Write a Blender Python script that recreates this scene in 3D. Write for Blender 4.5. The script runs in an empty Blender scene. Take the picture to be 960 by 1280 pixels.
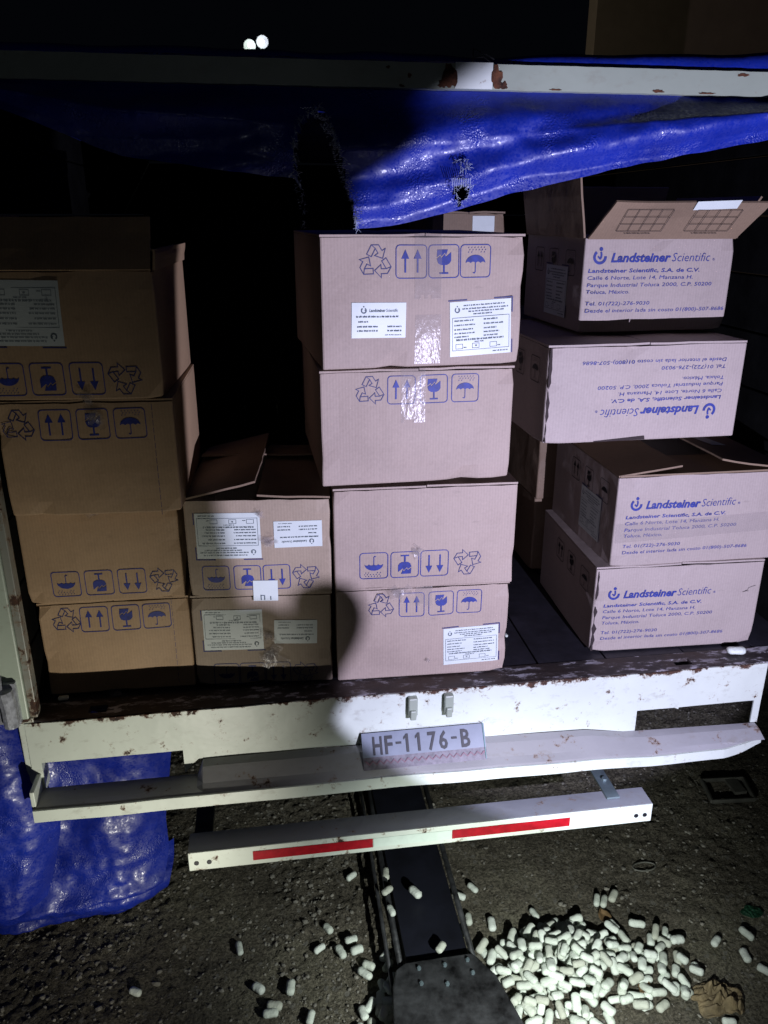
import bpy, bmesh, math, random
from mathutils import Vector, Matrix, noise
PI = math.pi
scene = bpy.context.scene
COL = scene.collection
rnd = random.Random(7)

# ------------------------------------------------------------------ camera
cam_d = bpy.data.cameras.new("camera")
cam = bpy.data.objects.new("camera", cam_d)
COL.objects.link(cam)
cam_d.sensor_fit = 'VERTICAL'
cam_d.sensor_height = 24.0
cam_d.lens = 24.0 * 1000 / 1280
cam_d.clip_start = 0.02
cam_d.clip_end = 500
def cam_matrix(loc, yaw, pitch, roll):
    y, p, r = math.radians(yaw), math.radians(pitch), math.radians(roll)
    fw = Vector((math.sin(y) * math.cos(p), math.cos(y) * math.cos(p), math.sin(p)))
    rt = Vector((math.cos(y), -math.sin(y), 0))
    up = rt.cross(fw)
    rt2 = rt * math.cos(r) + up * math.sin(r)
    up2 = -rt * math.sin(r) + up * math.cos(r)
    m = Matrix((rt2, up2, -fw)).transposed().to_4x4()
    m.translation = loc
    return m
cam.matrix_world = cam_matrix(Vector((0, -1.6, 1.75)), 8.5, -20.4, 0.1)
scene.camera = cam

# ------------------------------------------------------------------ night sky
world = bpy.data.worlds.new("World")
scene.world = world
world.use_nodes = True
wn = world.node_tree.nodes
wn["Background"].inputs[0].default_value = (0.30, 0.38, 0.60, 1)
wn["Background"].inputs[1].default_value = 0.003

# ------------------------------------------------------------------ torches
def torch_light(name, loc, target, power, colour, half, blend, radius):
    d = bpy.data.lights.new(name, 'SPOT')
    d.energy = power
    d.color = colour
    d.spot_size = math.radians(half * 2)
    d.spot_blend = blend
    d.shadow_soft_size = radius
    o = bpy.data.objects.new(name, d)
    COL.objects.link(o)
    o.location = loc
    o.rotation_euler = (Vector(target) - Vector(loc)).to_track_quat('-Z', 'Y').to_euler()
    return o
def aim(loc, az, el, dist=1.0):
    a, e = math.radians(az), math.radians(el)
    return Vector(loc) + Vector((math.sin(a) * math.cos(e), math.cos(a) * math.cos(e), math.sin(e))) * dist
A_POS = Vector((0.80, -1.30, 1.08))
B_POS = Vector((-0.16, -0.76, 0.22))
D_POS = Vector((0.50, -0.86, 0.50))
torch_light("cold_torch_light", A_POS, aim(A_POS, 2.3, 3.0), 146, (0.72, 0.71, 1.0), 36.5, 0.09, 0.003)
torch_light("low_torch_light", B_POS, aim(B_POS, -28, 20), 22, (1.0, 0.96, 0.85), 50, 1.0, 0.008)
torch_light("ground_torch_light", D_POS, (0.50, -0.16, 0.0), 42, (0.87, 0.92, 0.89), 50, 0.9, 0.006)
torch_light('phone_light', (0.03, -1.62, 1.79), (0.3, 0, 1.2), 1.3, (0.8, 0.85, 1.0), 60, 0.6, 0.004)

scene.view_settings.view_transform = 'Standard'
scene.view_settings.look = 'None'
scene.view_settings.exposure = 0
scene.view_settings.gamma = 1
scene.cycles.use_denoising = True
scene.cycles.max_bounces = 5

# ------------------------------------------------------------------ materials
def new_mat(name):
    m = bpy.data.materials.new(name)
    m.use_nodes = True
    nt = m.node_tree
    return m, nt, nt.nodes["Principled BSDF"]
def N(nt, t, **kw):
    n = nt.nodes.new(t)
    for k, v in kw.items():
        setattr(n, k, v)
    return n
def ramp(nt, fac, stops):
    r = N(nt, 'ShaderNodeValToRGB')
    el = r.color_ramp.elements
    while len(el) < len(stops):
        el.new(0.5)
    for e, (p, c) in zip(el, stops):
        e.position = p
        e.color = (*c, 1) if len(c) == 3 else c
    nt.links.new(fac, r.inputs[0])
    return r.outputs[0]
def noise_tex(nt, vec, scale, detail=4, rough=0.6, mapping=None):
    if mapping:
        mp = N(nt, 'ShaderNodeMapping')
        mp.inputs['Scale'].default_value = mapping
        nt.links.new(vec, mp.inputs[0])
        vec = mp.outputs[0]
    n = N(nt, 'ShaderNodeTexNoise')
    n.inputs['Scale'].default_value = scale
    n.inputs['Detail'].default_value = detail
    n.inputs['Roughness'].default_value = rough
    nt.links.new(vec, n.inputs['Vector'])
    return n.outputs[0]
def mix(nt, fac, a, b, mode='MIX'):
    m = N(nt, 'ShaderNodeMix', data_type='RGBA', blend_type=mode)
    if isinstance(fac, float): m.inputs[0].default_value = fac
    else: nt.links.new(fac, m.inputs[0])
    for i, x in ((6, a), (7, b)):
        if isinstance(x, tuple): m.inputs[i].default_value = (*x[:3], 1)
        else: nt.links.new(x, m.inputs[i])
    return m.outputs[2]
def bump(nt, b, h, strength, dist, prev=None):
    n = N(nt, 'ShaderNodeBump')
    n.inputs['Strength'].default_value = strength
    n.inputs['Distance'].default_value = dist
    nt.links.new(h, n.inputs['Height'])
    if prev is not None: nt.links.new(prev, n.inputs['Normal'])
    nt.links.new(n.outputs[0], b.inputs['Normal'])
    return n.outputs[0]
def coords(nt, kind='Object'):
    return N(nt, 'ShaderNodeTexCoord').outputs[kind]

def cardboard(name, base, stain=0.82):
    m, nt, b = new_mat(name)
    co = coords(nt)
    big = noise_tex(nt, co, 5, 5, 0.6)
    fine = noise_tex(nt, co, 160, 3, 0.7)
    fl = N(nt, 'ShaderNodeTexWave', wave_type='BANDS', bands_direction='X')
    fl.inputs['Scale'].default_value = 48
    fl.inputs['Distortion'].default_value = 0.6
    fl.inputs['Detail'].default_value = 1
    nt.links.new(co, fl.inputs['Vector'])
    d = tuple(c * stain for c in base)
    l = tuple(min(1, c * 1.06) for c in base)
    c1 = ramp(nt, big, [(0.3, d), (0.5, base), (0.75, l)])
    c2 = mix(nt, 0.16, c1, ramp(nt, fine, [(0.3, (0.35, 0.35, 0.35)), (0.7, (0.7, 0.7, 0.7))]), 'OVERLAY')
    c3 = mix(nt, 0.03, c2, fl.outputs[0], 'OVERLAY')
    # scuffs
    sc = noise_tex(nt, co, 22, 6, 0.75, (1, 1, 2.5))
    c4 = mix(nt, ramp(nt, sc, [(0.60, (0, 0, 0)), (0.74, (0.6, 0.6, 0.6))]), c3, tuple(c * 0.62 for c in base))
    nt.links.new(c4, b.inputs['Base Color'])
    b.inputs['Roughness'].default_value = 0.62
    b.inputs['Specular IOR Level'].default_value = 0.35
    n1 = bump(nt, b, fl.outputs[0], 0.11, 0.0005)
    n2 = bump(nt, b, fine, 0.25, 0.0005, n1)
    bump(nt, b, noise_tex(nt, co, 14, 3, 0.5), 0.5, 0.004, n2)
    return m
CARD_TAN = cardboard('tan_cardboard', (0.43, 0.29, 0.17))
CARD_PINK = cardboard('pale_cardboard', (0.375, 0.295, 0.25), 0.88)
CARD_GREY = cardboard('greyish_cardboard', (0.35, 0.275, 0.205), 0.86)
CARD_WHITE = cardboard('cream_cardboard', (0.37, 0.31, 0.285), 0.9)
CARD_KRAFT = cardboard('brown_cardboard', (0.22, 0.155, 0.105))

def simple(name, col, rough=0.5, metal=0.0, var=0.2, scale=30, bumps=0.0):
    m, nt, b = new_mat(name)
    co = coords(nt)
    n = noise_tex(nt, co, scale, 5, 0.65)
    nt.links.new(ramp(nt, n, [(0.3, tuple(c * (1 - var) for c in col)), (0.7, tuple(min(1, c * (1 + var)) for c in col))]), b.inputs['Base Color'])
    b.inputs['Roughness'].default_value = rough
    b.inputs['Metallic'].default_value = metal
    if bumps: bump(nt, b, n, 0.6, bumps)
    return m
INK = simple('blue_ink', (0.017, 0.030, 0.22), 0.6, var=0.35, scale=70)
INK_D = simple('dark_blue_ink', (0.03, 0.035, 0.14), 0.6, var=0.2, scale=200)
INK_GREY = simple('grey_label_print', (0.10, 0.13, 0.15), 0.7)
BLACK = simple('black_ink', (0.008, 0.008, 0.012), 0.5)
DARKCARD = simple('torn_cardboard_edge', (0.03, 0.02, 0.02), 0.9)
PAPER = simple('label_paper', (0.62, 0.68, 0.66), 0.45, var=0.04, scale=20)
RED = simple('red_reflective_tape', (0.34, 0.006, 0.014), 0.3, var=0.25, scale=60)
SILVERTAPE = simple('white_reflective_tape', (0.62, 0.72, 0.64), 0.35, var=0.08)
FOAM = simple('white_foam', (0.66, 0.72, 0.66), 0.75, var=0.06, scale=60, bumps=0.002)
def foam_mat():
    m, nt, b = new_mat('white_foam_piece')
    oi = N(nt, 'ShaderNodeObjectInfo'); co = coords(nt)
    tint = ramp(nt, oi.outputs['Random'], [(0.0, (0.46, 0.48, 0.40)), (0.35, (0.60, 0.66, 0.58)), (1.0, (0.72, 0.78, 0.71))])
    d = noise_tex(nt, co, 130, 4, 0.7)
    nt.links.new(mix(nt, ramp(nt, d, [(0.58, (0, 0, 0)), (0.72, (0.5, 0.5, 0.5))]), tint, (0.22, 0.20, 0.15)), b.inputs['Base Color'])
    b.inputs['Roughness'].default_value = 0.8
    bump(nt, b, noise_tex(nt, co, 90, 3, 0.6), 0.8, 0.004)
    return m
FOAM = foam_mat()
STEEL_DARK = simple('dark_steel', (0.045, 0.047, 0.05), 0.5, 0.45, var=0.85, scale=22, bumps=0.003)
RUBBER = simple('black_rubber', (0.008, 0.009, 0.016), 0.55, var=0.5, scale=9)
GALV = simple('galvanised_steel', (0.16, 0.21, 0.23), 0.45, 0.4, var=0.2)
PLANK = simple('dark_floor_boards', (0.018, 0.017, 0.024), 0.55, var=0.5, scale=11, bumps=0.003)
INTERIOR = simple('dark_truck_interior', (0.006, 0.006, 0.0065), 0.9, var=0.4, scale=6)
LEAF = simple('dry_leaf', (0.16, 0.10, 0.045), 0.7, var=0.4, scale=50, bumps=0.004)
GREEN = simple('green_plastic', (0.012, 0.06, 0.03), 0.5, var=0.3, scale=30)
BROWNPAPER = simple('crumpled_brown_paper', (0.17, 0.13, 0.07), 0.8, var=0.5, scale=25, bumps=0.01)
CONCRETE = simple('brown_wall_render', (0.5, 0.33, 0.2), 0.9, var=0.1, scale=3)

def tape_mat():
    m, nt, b = new_mat('clear_packing_tape')
    co = coords(nt)
    b.inputs['Base Color'].default_value = (0.42, 0.37, 0.36, 1)
    b.inputs['Roughness'].default_value = 0.2
    b.inputs['Alpha'].default_value = 0.2
    n = noise_tex(nt, co, 70, 3, 0.6, (1, 1, 0.5))
    bump(nt, b, n, 0.8, 0.0018)
    return m
TAPE = tape_mat()

def painted(name, base, rust_amt, chip_scale=9, edge=None):
    m, nt, b = new_mat(name)
    co = coords(nt)
    big = noise_tex(nt, co, 2.2, 5, 0.6)
    c1 = ramp(nt, big, [(0.3, tuple(c * 0.84 for c in base)), (0.6, base)])
    dirt = noise_tex(nt, co, 35, 6, 0.7, (0.6, 1, 1))
    c2 = mix(nt, ramp(nt, dirt, [(0.55, (0, 0, 0)), (0.80, (0.55, 0.55, 0.55))]), c1, (0.22, 0.19, 0.14))
    chips = noise_tex(nt, co, chip_scale * 2, 8, 0.72)
    if edge:
        sp = N(nt, 'ShaderNodeSeparateXYZ'); nt.links.new(co, sp.inputs[0])
        mr = N(nt, 'ShaderNodeMapRange'); mr.inputs[1].default_value = edge[0]; mr.inputs[2].default_value = edge[1]; mr.inputs[4].default_value = edge[2]
        nt.links.new(sp.outputs[2], mr.inputs[0])
        fine_ = noise_tex(nt, co, 55, 6, 0.7)
        mx = N(nt, 'ShaderNodeMath', operation='MULTIPLY'); nt.links.new(mr.outputs[0], mx.inputs[0]); nt.links.new(fine_, mx.inputs[1])
        ad = N(nt, 'ShaderNodeMath', operation='ADD'); nt.links.new(chips, ad.inputs[0]); nt.links.new(mx.outputs[0], ad.inputs[1])
        chips = ad.outputs[0]
    f = ramp(nt, chips, [(rust_amt, (0, 0, 0)), (rust_amt + 0.015, (1, 1, 1))])
    halo = ramp(nt, chips, [(rust_amt - 0.05, (0, 0, 0)), (rust_amt, (0.6, 0.6, 0.6))])
    c3 = mix(nt, halo, c2, (0.20, 0.11, 0.05))
    rustc = ramp(nt, noise_tex(nt, co, 80, 4, 0.7), [(0.35, (0.018, 0.012, 0.010)), (0.7, (0.10, 0.04, 0.02))])
    c4 = mix(nt, f, c3, rustc)
    nt.links.new(c4, b.inputs['Base Color'])
    nt.links.new(ramp(nt, chips, [(rust_amt, (0.42, 0.42, 0.42)), (rust_amt + 0.02, (0.85, 0.85, 0.85))]), b.inputs['Roughness'])
    n1 = bump(nt, b, f, -0.5, 0.0015)
    bump(nt, b, noise_tex(nt, co, 5, 4, 0.6), 0.4, 0.01, n1)
    return m
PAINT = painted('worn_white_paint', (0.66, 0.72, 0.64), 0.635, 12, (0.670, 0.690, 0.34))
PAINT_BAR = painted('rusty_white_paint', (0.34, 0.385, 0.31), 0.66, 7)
PAINT_LEDGE = painted('scuffed_shaded_white_paint', (0.34, 0.335, 0.34), 0.64, 9)  # scuffed white; base also darkened to paint in the ledge's grazing-light shade
PAINT_GREY = painted('dull_grey_paint', (0.16, 0.17, 0.19), 0.64, 12)

def strip_mat():
    m, nt, b = new_mat('scraped_steel_sill')
    co = coords(nt)
    s = noise_tex(nt, co, 26, 8, 0.72, (0.55, 1.4, 1))
    c = ramp(nt, s, [(0.46, (0.022, 0.017, 0.018)), (0.54, (0.06, 0.05, 0.05)), (0.575, (0.40, 0.38, 0.42)), (0.8, (0.5, 0.5, 0.55))])
    r = noise_tex(nt, co, 5, 4, 0.6)
    c2 = mix(nt, ramp(nt, r, [(0.40, (1, 1, 1)), (0.58, (0, 0, 0))]), c, (0.04, 0.025, 0.02))
    nt.links.new(c2, b.inputs['Base Color'])
    b.inputs['Roughness'].default_value = 0.6
    bump(nt, b, s, 0.5, 0.003)
    return m
SILL = strip_mat()

def tarp_mat():
    m, nt, b = new_mat('blue_woven_tarpaulin')
    co = coords(nt)
    big = noise_tex(nt, co, 6, 4, 0.6)
    c = ramp(nt, big, [(0.3, (0.004, 0.013, 0.20)), (0.7, (0.009, 0.028, 0.34))])
    nt.links.new(c, b.inputs['Base Color'])
    b.inputs['Specular IOR Level'].default_value = 0.6
    wr = noise_tex(nt, co, 6, 5, 0.55)
    n1 = bump(nt, b, wr, 0.42, 0.02)
    v = N(nt, 'ShaderNodeTexVoronoi')
    v.inputs['Scale'].default_value = 260
    nt.links.new(co, v.inputs['Vector'])
    patch = ramp(nt, noise_tex(nt, co, 11, 3, 0.6), [(0.52, (0, 0, 0)), (0.68, (1, 1, 1))])
    n2 = N(nt, 'ShaderNodeBump'); n2.inputs['Distance'].default_value = 0.0016
    nt.links.new(patch, n2.inputs['Strength']); nt.links.new(v.outputs['Distance'], n2.inputs['Height']); nt.links.new(n1, n2.inputs['Normal'])
    nt.links.new(n2.outputs[0], b.inputs['Normal'])
    nt.links.new(ramp(nt, v.outputs['Color'], [(0.3, (0.55, 0.55, 0.55)), (0.95, (0.24, 0.24, 0.24))]), b.inputs['Roughness'])
    return m
TARP = tarp_mat()
FRAY = simple('frayed_grey_thread', (0.30, 0.34, 0.46), 0.5, var=0.4, scale=120)

def ground_mat():
    m, nt, b = new_mat('dark_gravelly_earth')
    co = coords(nt)
    big = noise_tex(nt, co, 2.6, 6, 0.65)
    base = ramp(nt, big, [(0.3, (0.078, 0.070, 0.053)), (0.5, (0.135, 0.122, 0.094)), (0.72, (0.19, 0.18, 0.13))])
    fine = noise_tex(nt, co, 130, 5, 0.75)
    c1 = mix(nt, 0.75, base, ramp(nt, fine, [(0.36, (0.05, 0.05, 0.05)), (0.66, (1, 1, 1))]), 'OVERLAY')
    v = N(nt, 'ShaderNodeTexVoronoi')
    v.inputs['Scale'].default_value = 95
    nt.links.new(co, v.inputs['Vector'])
    c2 = mix(nt, ramp(nt, v.outputs['Color'], [(0.80, (0, 0, 0)), (0.9, (0.6, 0.6, 0.6))]), c1, (0.24, 0.235, 0.21))
    nt.links.new(c2, b.inputs['Base Color'])
    b.inputs['Roughness'].default_value = 0.95
    b.inputs['Specular IOR Level'].default_value = 0.15
    n1 = bump(nt, b, v.outputs['Distance'], -0.8, 0.008)
    bump(nt, b, fine, 1.0, 0.010, n1)
    return m
GROUND = ground_mat()
STONE = simple('grey_pebble', (0.21, 0.20, 0.17), 0.9, var=0.5, scale=8, bumps=0.002)
def lamp_mat(name, col, s):
    m, nt, b = new_mat(name)
    b.inputs['Emission Color'].default_value = (*col, 1)
    b.inputs['Emission Strength'].default_value = s
    return m

# ------------------------------------------------------------------ mesh helpers
def link(o, parent=None):
    COL.objects.link(o)
    if parent is not None:
        o.parent = parent
    return o
def mesh_obj(name, verts, faces, mat, parent=None, smooth=False):
    me = bpy.data.meshes.new(name)
    me.from_pydata([tuple(v) for v in verts], [], faces)
    me.update()
    if mat: me.materials.append(mat)
    if smooth:
        me.polygons.foreach_set('use_smooth', [True] * len(me.polygons))
    return link(bpy.data.objects.new(name, me), parent)
def bm_obj(name, bm, mat, parent=None, smooth=False, bevel=0.0):
    if bevel:
        bmesh.ops.bevel(bm, geom=list(bm.edges), offset=bevel, segments=2, affect='EDGES', profile=0.5)
    bmesh.ops.recalc_face_normals(bm, faces=bm.faces)
    me = bpy.data.meshes.new(name)
    bm.to_mesh(me); bm.free()
    if mat: me.materials.append(mat)
    if smooth:
        me.polygons.foreach_set('use_smooth', [True] * len(me.polygons))
    return link(bpy.data.objects.new(name, me), parent)
def add_box(bm, lo, hi, M=None):
    vs = [bm.verts.new((x, y, z)) for z in (lo[2], hi[2]) for y in (lo[1], hi[1]) for x in (lo[0], hi[0])]
    for f in ((0, 2, 3, 1), (4, 5, 7, 6), (0, 1, 5, 4), (2, 6, 7, 3), (0, 4, 6, 2), (1, 3, 7, 5)):
        bm.faces.new([vs[i] for i in f])
    if M is not None:
        for v in vs: v.co = M @ v.co
    return vs
def box_obj(name, lo, hi, mat, parent=None, bevel=0.0):
    bm = bmesh.new(); add_box(bm, lo, hi)
    return bm_obj(name, bm, mat, parent, bevel=bevel)
def add_tube(bm, pts, r, seg=8, cap=True):
    rings = []
    pts = [Vector(p) for p in pts]
    for i, p in enumerate(pts):
        t = (pts[min(i + 1, len(pts) - 1)] - pts[max(i - 1, 0)]).normalized()
        a = t.orthogonal().normalized() if i == 0 else (rings[-1][1] - t * rings[-1][1].dot(t)).normalized()
        b = t.cross(a)
        rr = r[i] if isinstance(r, (list, tuple)) else r
        rings.append(([bm.verts.new(p + (a * math.cos(2 * PI * k / seg) + b * math.sin(2 * PI * k / seg)) * rr) for k in range(seg)], a))
    for (r0, _), (r1, _) in zip(rings, rings[1:]):
        for k in range(seg):
            bm.faces.new((r0[k], r0[(k + 1) % seg], r1[(k + 1) % seg], r1[k]))
    if cap:
        bm.faces.new(rings[0][0][::-1]); bm.faces.new(rings[-1][0])
def empty(name, loc, rz=0.0, rx=0.0, ry=0.0):
    o = bpy.data.objects.new(name, None)
    o.empty_display_size = 0.05
    COL.objects.link(o)
    o.location = loc
    o.rotation_euler = (rx, ry, rz)
    return o
def tag(o, label, cat, group=None):
    o['label'] = label
    o['category'] = cat
    if group: o['group'] = group
    return o

# ------------------------------------------------------------------ flat print: 2-D shapes
class Print:
    """collects flat polygons in metres, then lays them on a surface"""
    def __init__(s): s.v, s.f = [], []
    def poly(s, pts):
        b = len(s.v); s.v += [tuple(p) for p in pts]; s.f.append(tuple(range(b, b + len(pts))))
    def rect(s, x0, y0, x1, y1): s.poly([(x0, y0), (x1, y0), (x1, y1), (x0, y1)])
    def stroke(s, pts, w, closed=False):
        n = len(pts)
        P = [Vector(p) for p in pts]
        L, Rr = [], []
        for i in range(n):
            if closed: a, c = P[i - 1], P[(i + 1) % n]
            else: a, c = P[max(i - 1, 0)], P[min(i + 1, n - 1)]
            d1 = (P[i] - a); d2 = (c - P[i])
            if d1.length < 1e-9: d1 = d2
            if d2.length < 1e-9: d2 = d1
            d1 = d1.normalized(); d2 = d2.normalized()
            t = (d1 + d2)
            t = t.normalized() if t.length > 1e-6 else d1
            nn = Vector((-t.y, t.x))
            k = max(0.5, abs(nn.dot(Vector((-d1.y, d1.x)))))
            L.append(P[i] + nn * w / 2 / k); Rr.append(P[i] - nn * w / 2 / k)
        for i in range(n if closed else n - 1):
            j = (i + 1) % n
            s.poly([L[i], L[j], Rr[j], Rr[i]])
    def add(s, o, M):
        b = len(s.v)
        s.v += [M(x, y) for x, y in o.v]
        s.f += [tuple(i + b for i in f) for f in o.f]
_tc = {}
def text_mesh(body, bold=0.0, shear=0.0, spacing=1.0):
    """2-D vertices, faces and bounds of a line of lettering, cap height about 0.7"""
    key = (body, bold, shear, spacing)
    if key in _tc: return _tc[key]
    cu = bpy.data.curves.new('lettering', 'FONT')
    cu.body = body; cu.size = 1.0; cu.offset = bold; cu.shear = shear
    cu.space_character = spacing; cu.resolution_u = 2; cu.fill_mode = 'BOTH'
    ob = bpy.data.objects.new('lettering', cu)
    COL.objects.link(ob)
    bpy.context.view_layer.update()
    dg = bpy.context.evaluated_depsgraph_get()
    me = bpy.data.meshes.new_from_object(ob.evaluated_get(dg))
    v = [(p.co.x, p.co.y) for p in me.vertices]
    f = [tuple(p.vertices) for p in me.polygons]
    bpy.data.objects.remove(ob); bpy.data.curves.remove(cu); bpy.data.meshes.remove(me)
    r = (v, f, min(p[0] for p in v), max(p[0] for p in v))
    _tc[key] = r
    return r
def put_text(pr, body, x, y, width, cap, **kw):
    v, f, x0, x1 = text_mesh(body, **kw)
    sx = width / (x1 - x0); sy = cap / 0.72
    b = len(pr.v)
    pr.v += [(x + (a - x0) * sx, y + c * sy) for a, c in v]
    pr.f += [tuple(i + b for i in q) for q in f]
def round_frame(pr, s, w, r=0.12):
    pts = []
    h = s / 2; rr = s * r
    for cx, cy, a0 in ((h - rr, h - rr, 0), (-h + rr, h - rr, 90), (-h + rr, -h + rr, 180), (h - rr, -h + rr, 270)):
        for k in range(4):
            a = math.radians(a0 + 30 * k)
            pts.append((cx + rr * math.cos(a), cy + rr * math.sin(a)))
    pr.stroke(pts, w, True)
def icon(kind, s):
    p = Print()
    w = s * 0.03
    if kind != 'recycle': round_frame(p, s, w)
    if kind == 'arrows':
        for cx in (-0.2, 0.2):
            p.rect((cx - 0.028) * s, -0.33 * s, (cx + 0.028) * s, 0.15 * s)
            p.poly([((cx - 0.125) * s, 0.09 * s), ((cx + 0.125) * s, 0.09 * s), (cx * s, 0.37 * s)])
    elif kind == 'glass':
        # goblet cut by a zigzag crack
        zz = [(-0.24, 0.10), (-0.12, 0.19), (-0.08, 0.12), (0.03, 0.24), (0.07, 0.16), (0.24, 0.30)]
        lo = [(-0.22, 0.02), (-0.19, -0.06), (-0.10, -0.11), (0.10, -0.11), (0.19, -0.06), (0.24, 0.02)]
        p.poly([(x * s, y * s) for x, y in lo] + [(x * s, (y - 0.02) * s) for x, y in zz[::-1]])
        p.poly([(x * s, (y + 0.025) * s) for x, y in zz[:-1]] + [(0.13 * s, 0.36 * s), (-0.22 * s, 0.36 * s)])
        p.rect(-0.03 * s, -0.33 * s, 0.03 * s, -0.108 * s)
        p.rect(-0.15 * s, -0.385 * s, 0.15 * s, -0.332 * s)
    elif kind == 'umbrella':
        pts = [(0.33 * math.cos(a) * s, (-0.06 + 0.25 * math.sin(a)) * s) for a in [PI * k / 14 for k in range(15)]]
        for k in range(4):
            x0 = -0.33 + 0.165 * k
            pts += [((x0 + 0.055) * s, -0.02 * s), ((x0 + 0.11) * s, -0.02 * s), ((x0 + 0.165) * s, -0.06 * s)][:3 if k < 3 else 2]
        p.poly(pts)
        p.stroke([(0, -0.04 * s), (0, -0.33 * s), (-0.03 * s, -0.37 * s), (-0.08 * s, -0.35 * s)], 0.03 * s)
        for r_ in range(3):
            for k in range(6):
                x = (-0.26 + 0.105 * k + 0.04 * (r_ % 2)) * s; y = (0.26 + 0.07 * r_) * s
                if r_ == 0 and k in (2, 3): continue
                p.poly([(x, y), (x + 0.02 * s, y - 0.005 * s), (x + 0.045 * s, y + 0.03 * s), (x + 0.03 * s, y + 0.036 * s)])
    elif kind == 'recycle':
        for k in range(3):
            a = math.radians(120 * k)
            q = Print()
            # folded arrow at the top of the triangle, outlined
            out = [(-0.26, 0.14), (-0.12, 0.40), (0.10, 0.40), (0.20, 0.24), (0.30, 0.30), (0.22, 0.02), (-0.02, 0.10), (0.08, 0.17), (0.0, 0.30), (-0.12, 0.07)]
            q.stroke([(x * s, (y + 0.08) * s) for x, y in out], w * 0.9, True)
            q.stroke([(-0.12 * s, 0.48 * s), (0.0, 0.38 * s)], w * 0.8)
            p.add(q, lambda x, y, a=a: (x * math.cos(a) - y * math.sin(a), x * math.sin(a) + y * math.cos(a)))
    return p
def words_line(pr, r_, x0, x1, y, h, gap=0.0016):
    x = x0
    while x < x1 - 0.001:
        w = min(x1 - x, r_.uniform(0.002, 0.011))
        # a printed word too small to read: a run of tiny strokes
        k = x
        while k < x + w:
            ww = r_.uniform(0.0006, 0.0012)
            pr.rect(k, y + r_.uniform(0, h * 0.15), min(k + ww, x + w), y + h * r_.uniform(0.75, 1.1))
            k += ww + 0.00045
        x += w + gap
def gear(pr, cx, cy, r):
    pr.stroke([(cx + r * math.cos(math.radians(a)), cy + r * math.sin(math.radians(a))) for a in range(-240, 61, 25)], r * 0.5)
    pr.poly([(cx - r * 0.3, cy + r * 1.3), (cx + r * 0.3, cy + r * 1.3), (cx + r * 0.2, cy + r * 1.8), (cx - r * 0.2, cy + r * 1.8)])
    pr.stroke([(cx + r * 1.1, cy + r * 0.5), (cx + r * 0.4, cy - r * 0.05)], r * 0.4)
def sticker_print(w, h, seed, small=False):
    r_ = random.Random(seed); p = Print()
    x0, x1, y0, y1 = -w / 2, w / 2, -h / 2, h / 2
    if small:
        gear(p, x0 + w * 0.22, y1 - h * 0.22, h * 0.07)
        put_text(p, "Landsteiner", x0 + w * 0.32, y1 - h * 0.26, w * 0.30, h * 0.09, bold=0.02, shear=0.2)
        put_text(p, "Scientific", x0 + w * 0.63, y1 - h * 0.26, w * 0.22, h * 0.09, shear=0.2)
        words_line(p, r_, x0 + w * 0.08, x1 - w * 0.12, y1 - h * 0.42, h * 0.055)
        words_line(p, r_, x0 + w * 0.12, x0 + w * 0.3, y1 - h * 0.56, h * 0.05)
        for k in (0.70, 0.82):
            words_line(p, r_, x0 + w * 0.1, x0 + w * 0.48, y1 - h * k, h * 0.05)
            words_line(p, r_, x0 + w * 0.66, x1 - w * 0.08, y1 - h * k, h * 0.05)
        words_line(p, r_, x0 + w * 0.62, x1 - w * 0.08, y0 + h * 0.07, h * 0.03)
    else:
        lw = w * 0.006
        gear(p, x0 + w * 0.12, y1 - h * 0.15, h * 0.042)
        for k, (a, b_) in zip((0.09, 0.15, 0.20, 0.25), ((.22, .9), (.2, .95), (.3, .88), (.38, .7))):
            words_line(p, r_, x0 + w * a, x0 + w * b_, y1 - h * k, h * 0.028)
        p.stroke([(x0 + w * .04, y1 - h * .29), (x1 - w * .03, y1 - h * .29), (x1 - w * .03, y0 + h * .11), (x0 + w * .04, y0 + h * .11)], lw, True)
        for k in (0.36, 0.44, 0.52, 0.59, 0.655):
            words_line(p, r_, x0 + w * .07, x0 + w * r_.uniform(.3, .42), y1 - h * k, h * 0.028)
            words_line(p, r_, x0 + w * .55, x0 + w * r_.uniform(.75, .93), y1 - h * k, h * 0.03)
        words_line(p, r_, x0 + w * .1, x0 + w * .88, y1 - h * 0.715, h * 0.036)
        words_line(p, r_, x0 + w * .4, x0 + w * .56, y1 - h * 0.755, h * 0.022)
        for cx in (.15, .42, .71):
            p.stroke([(x0 + w * (cx - .055), y0 + h * .14), (x0 + w * (cx + .055), y0 + h * .14), (x0 + w * (cx + .055), y0 + h * .225), (x0 + w * (cx - .055), y0 + h * .225)], lw, True)
            if cx != .42: words_line(p, r_, x0 + w * (cx + .07), x0 + w * (cx + .12), y0 + h * .15, h * 0.02)
        words_line(p, r_, x0 + w * .41, x0 + w * .44, y0 + h * .17, h * 0.03)
        words_line(p, r_, x0 + w * .7, x1 - w * .05, y0 + h * .045, h * 0.025)
    return p
def company_mark(pr, cx, cy, r):
    pr.stroke([(cx + r * math.cos(math.radians(a)), cy + r * math.sin(math.radians(a))) for a in range(128, 372, 14)], r * 0.46)
    pr.stroke([(cx + r * 0.28 * math.cos(math.radians(a)) - r * .05, cy + r * 0.3 + r * 0.62 * math.sin(math.radians(a))) for a in range(-88, 61, 18)], r * 0.34)
    pr.stroke([(cx - r * 0.35, cy + r * .1), (cx + r * .02, cy - r * .32)], r * 0.3)
    pr.poly([(cx + r * 0.34 * math.cos(a) + r * 0.12, cy + r * 1.28 + r * 0.34 * math.sin(a)) for a in [2 * PI * k / 12 for k in range(12)]])
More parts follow.
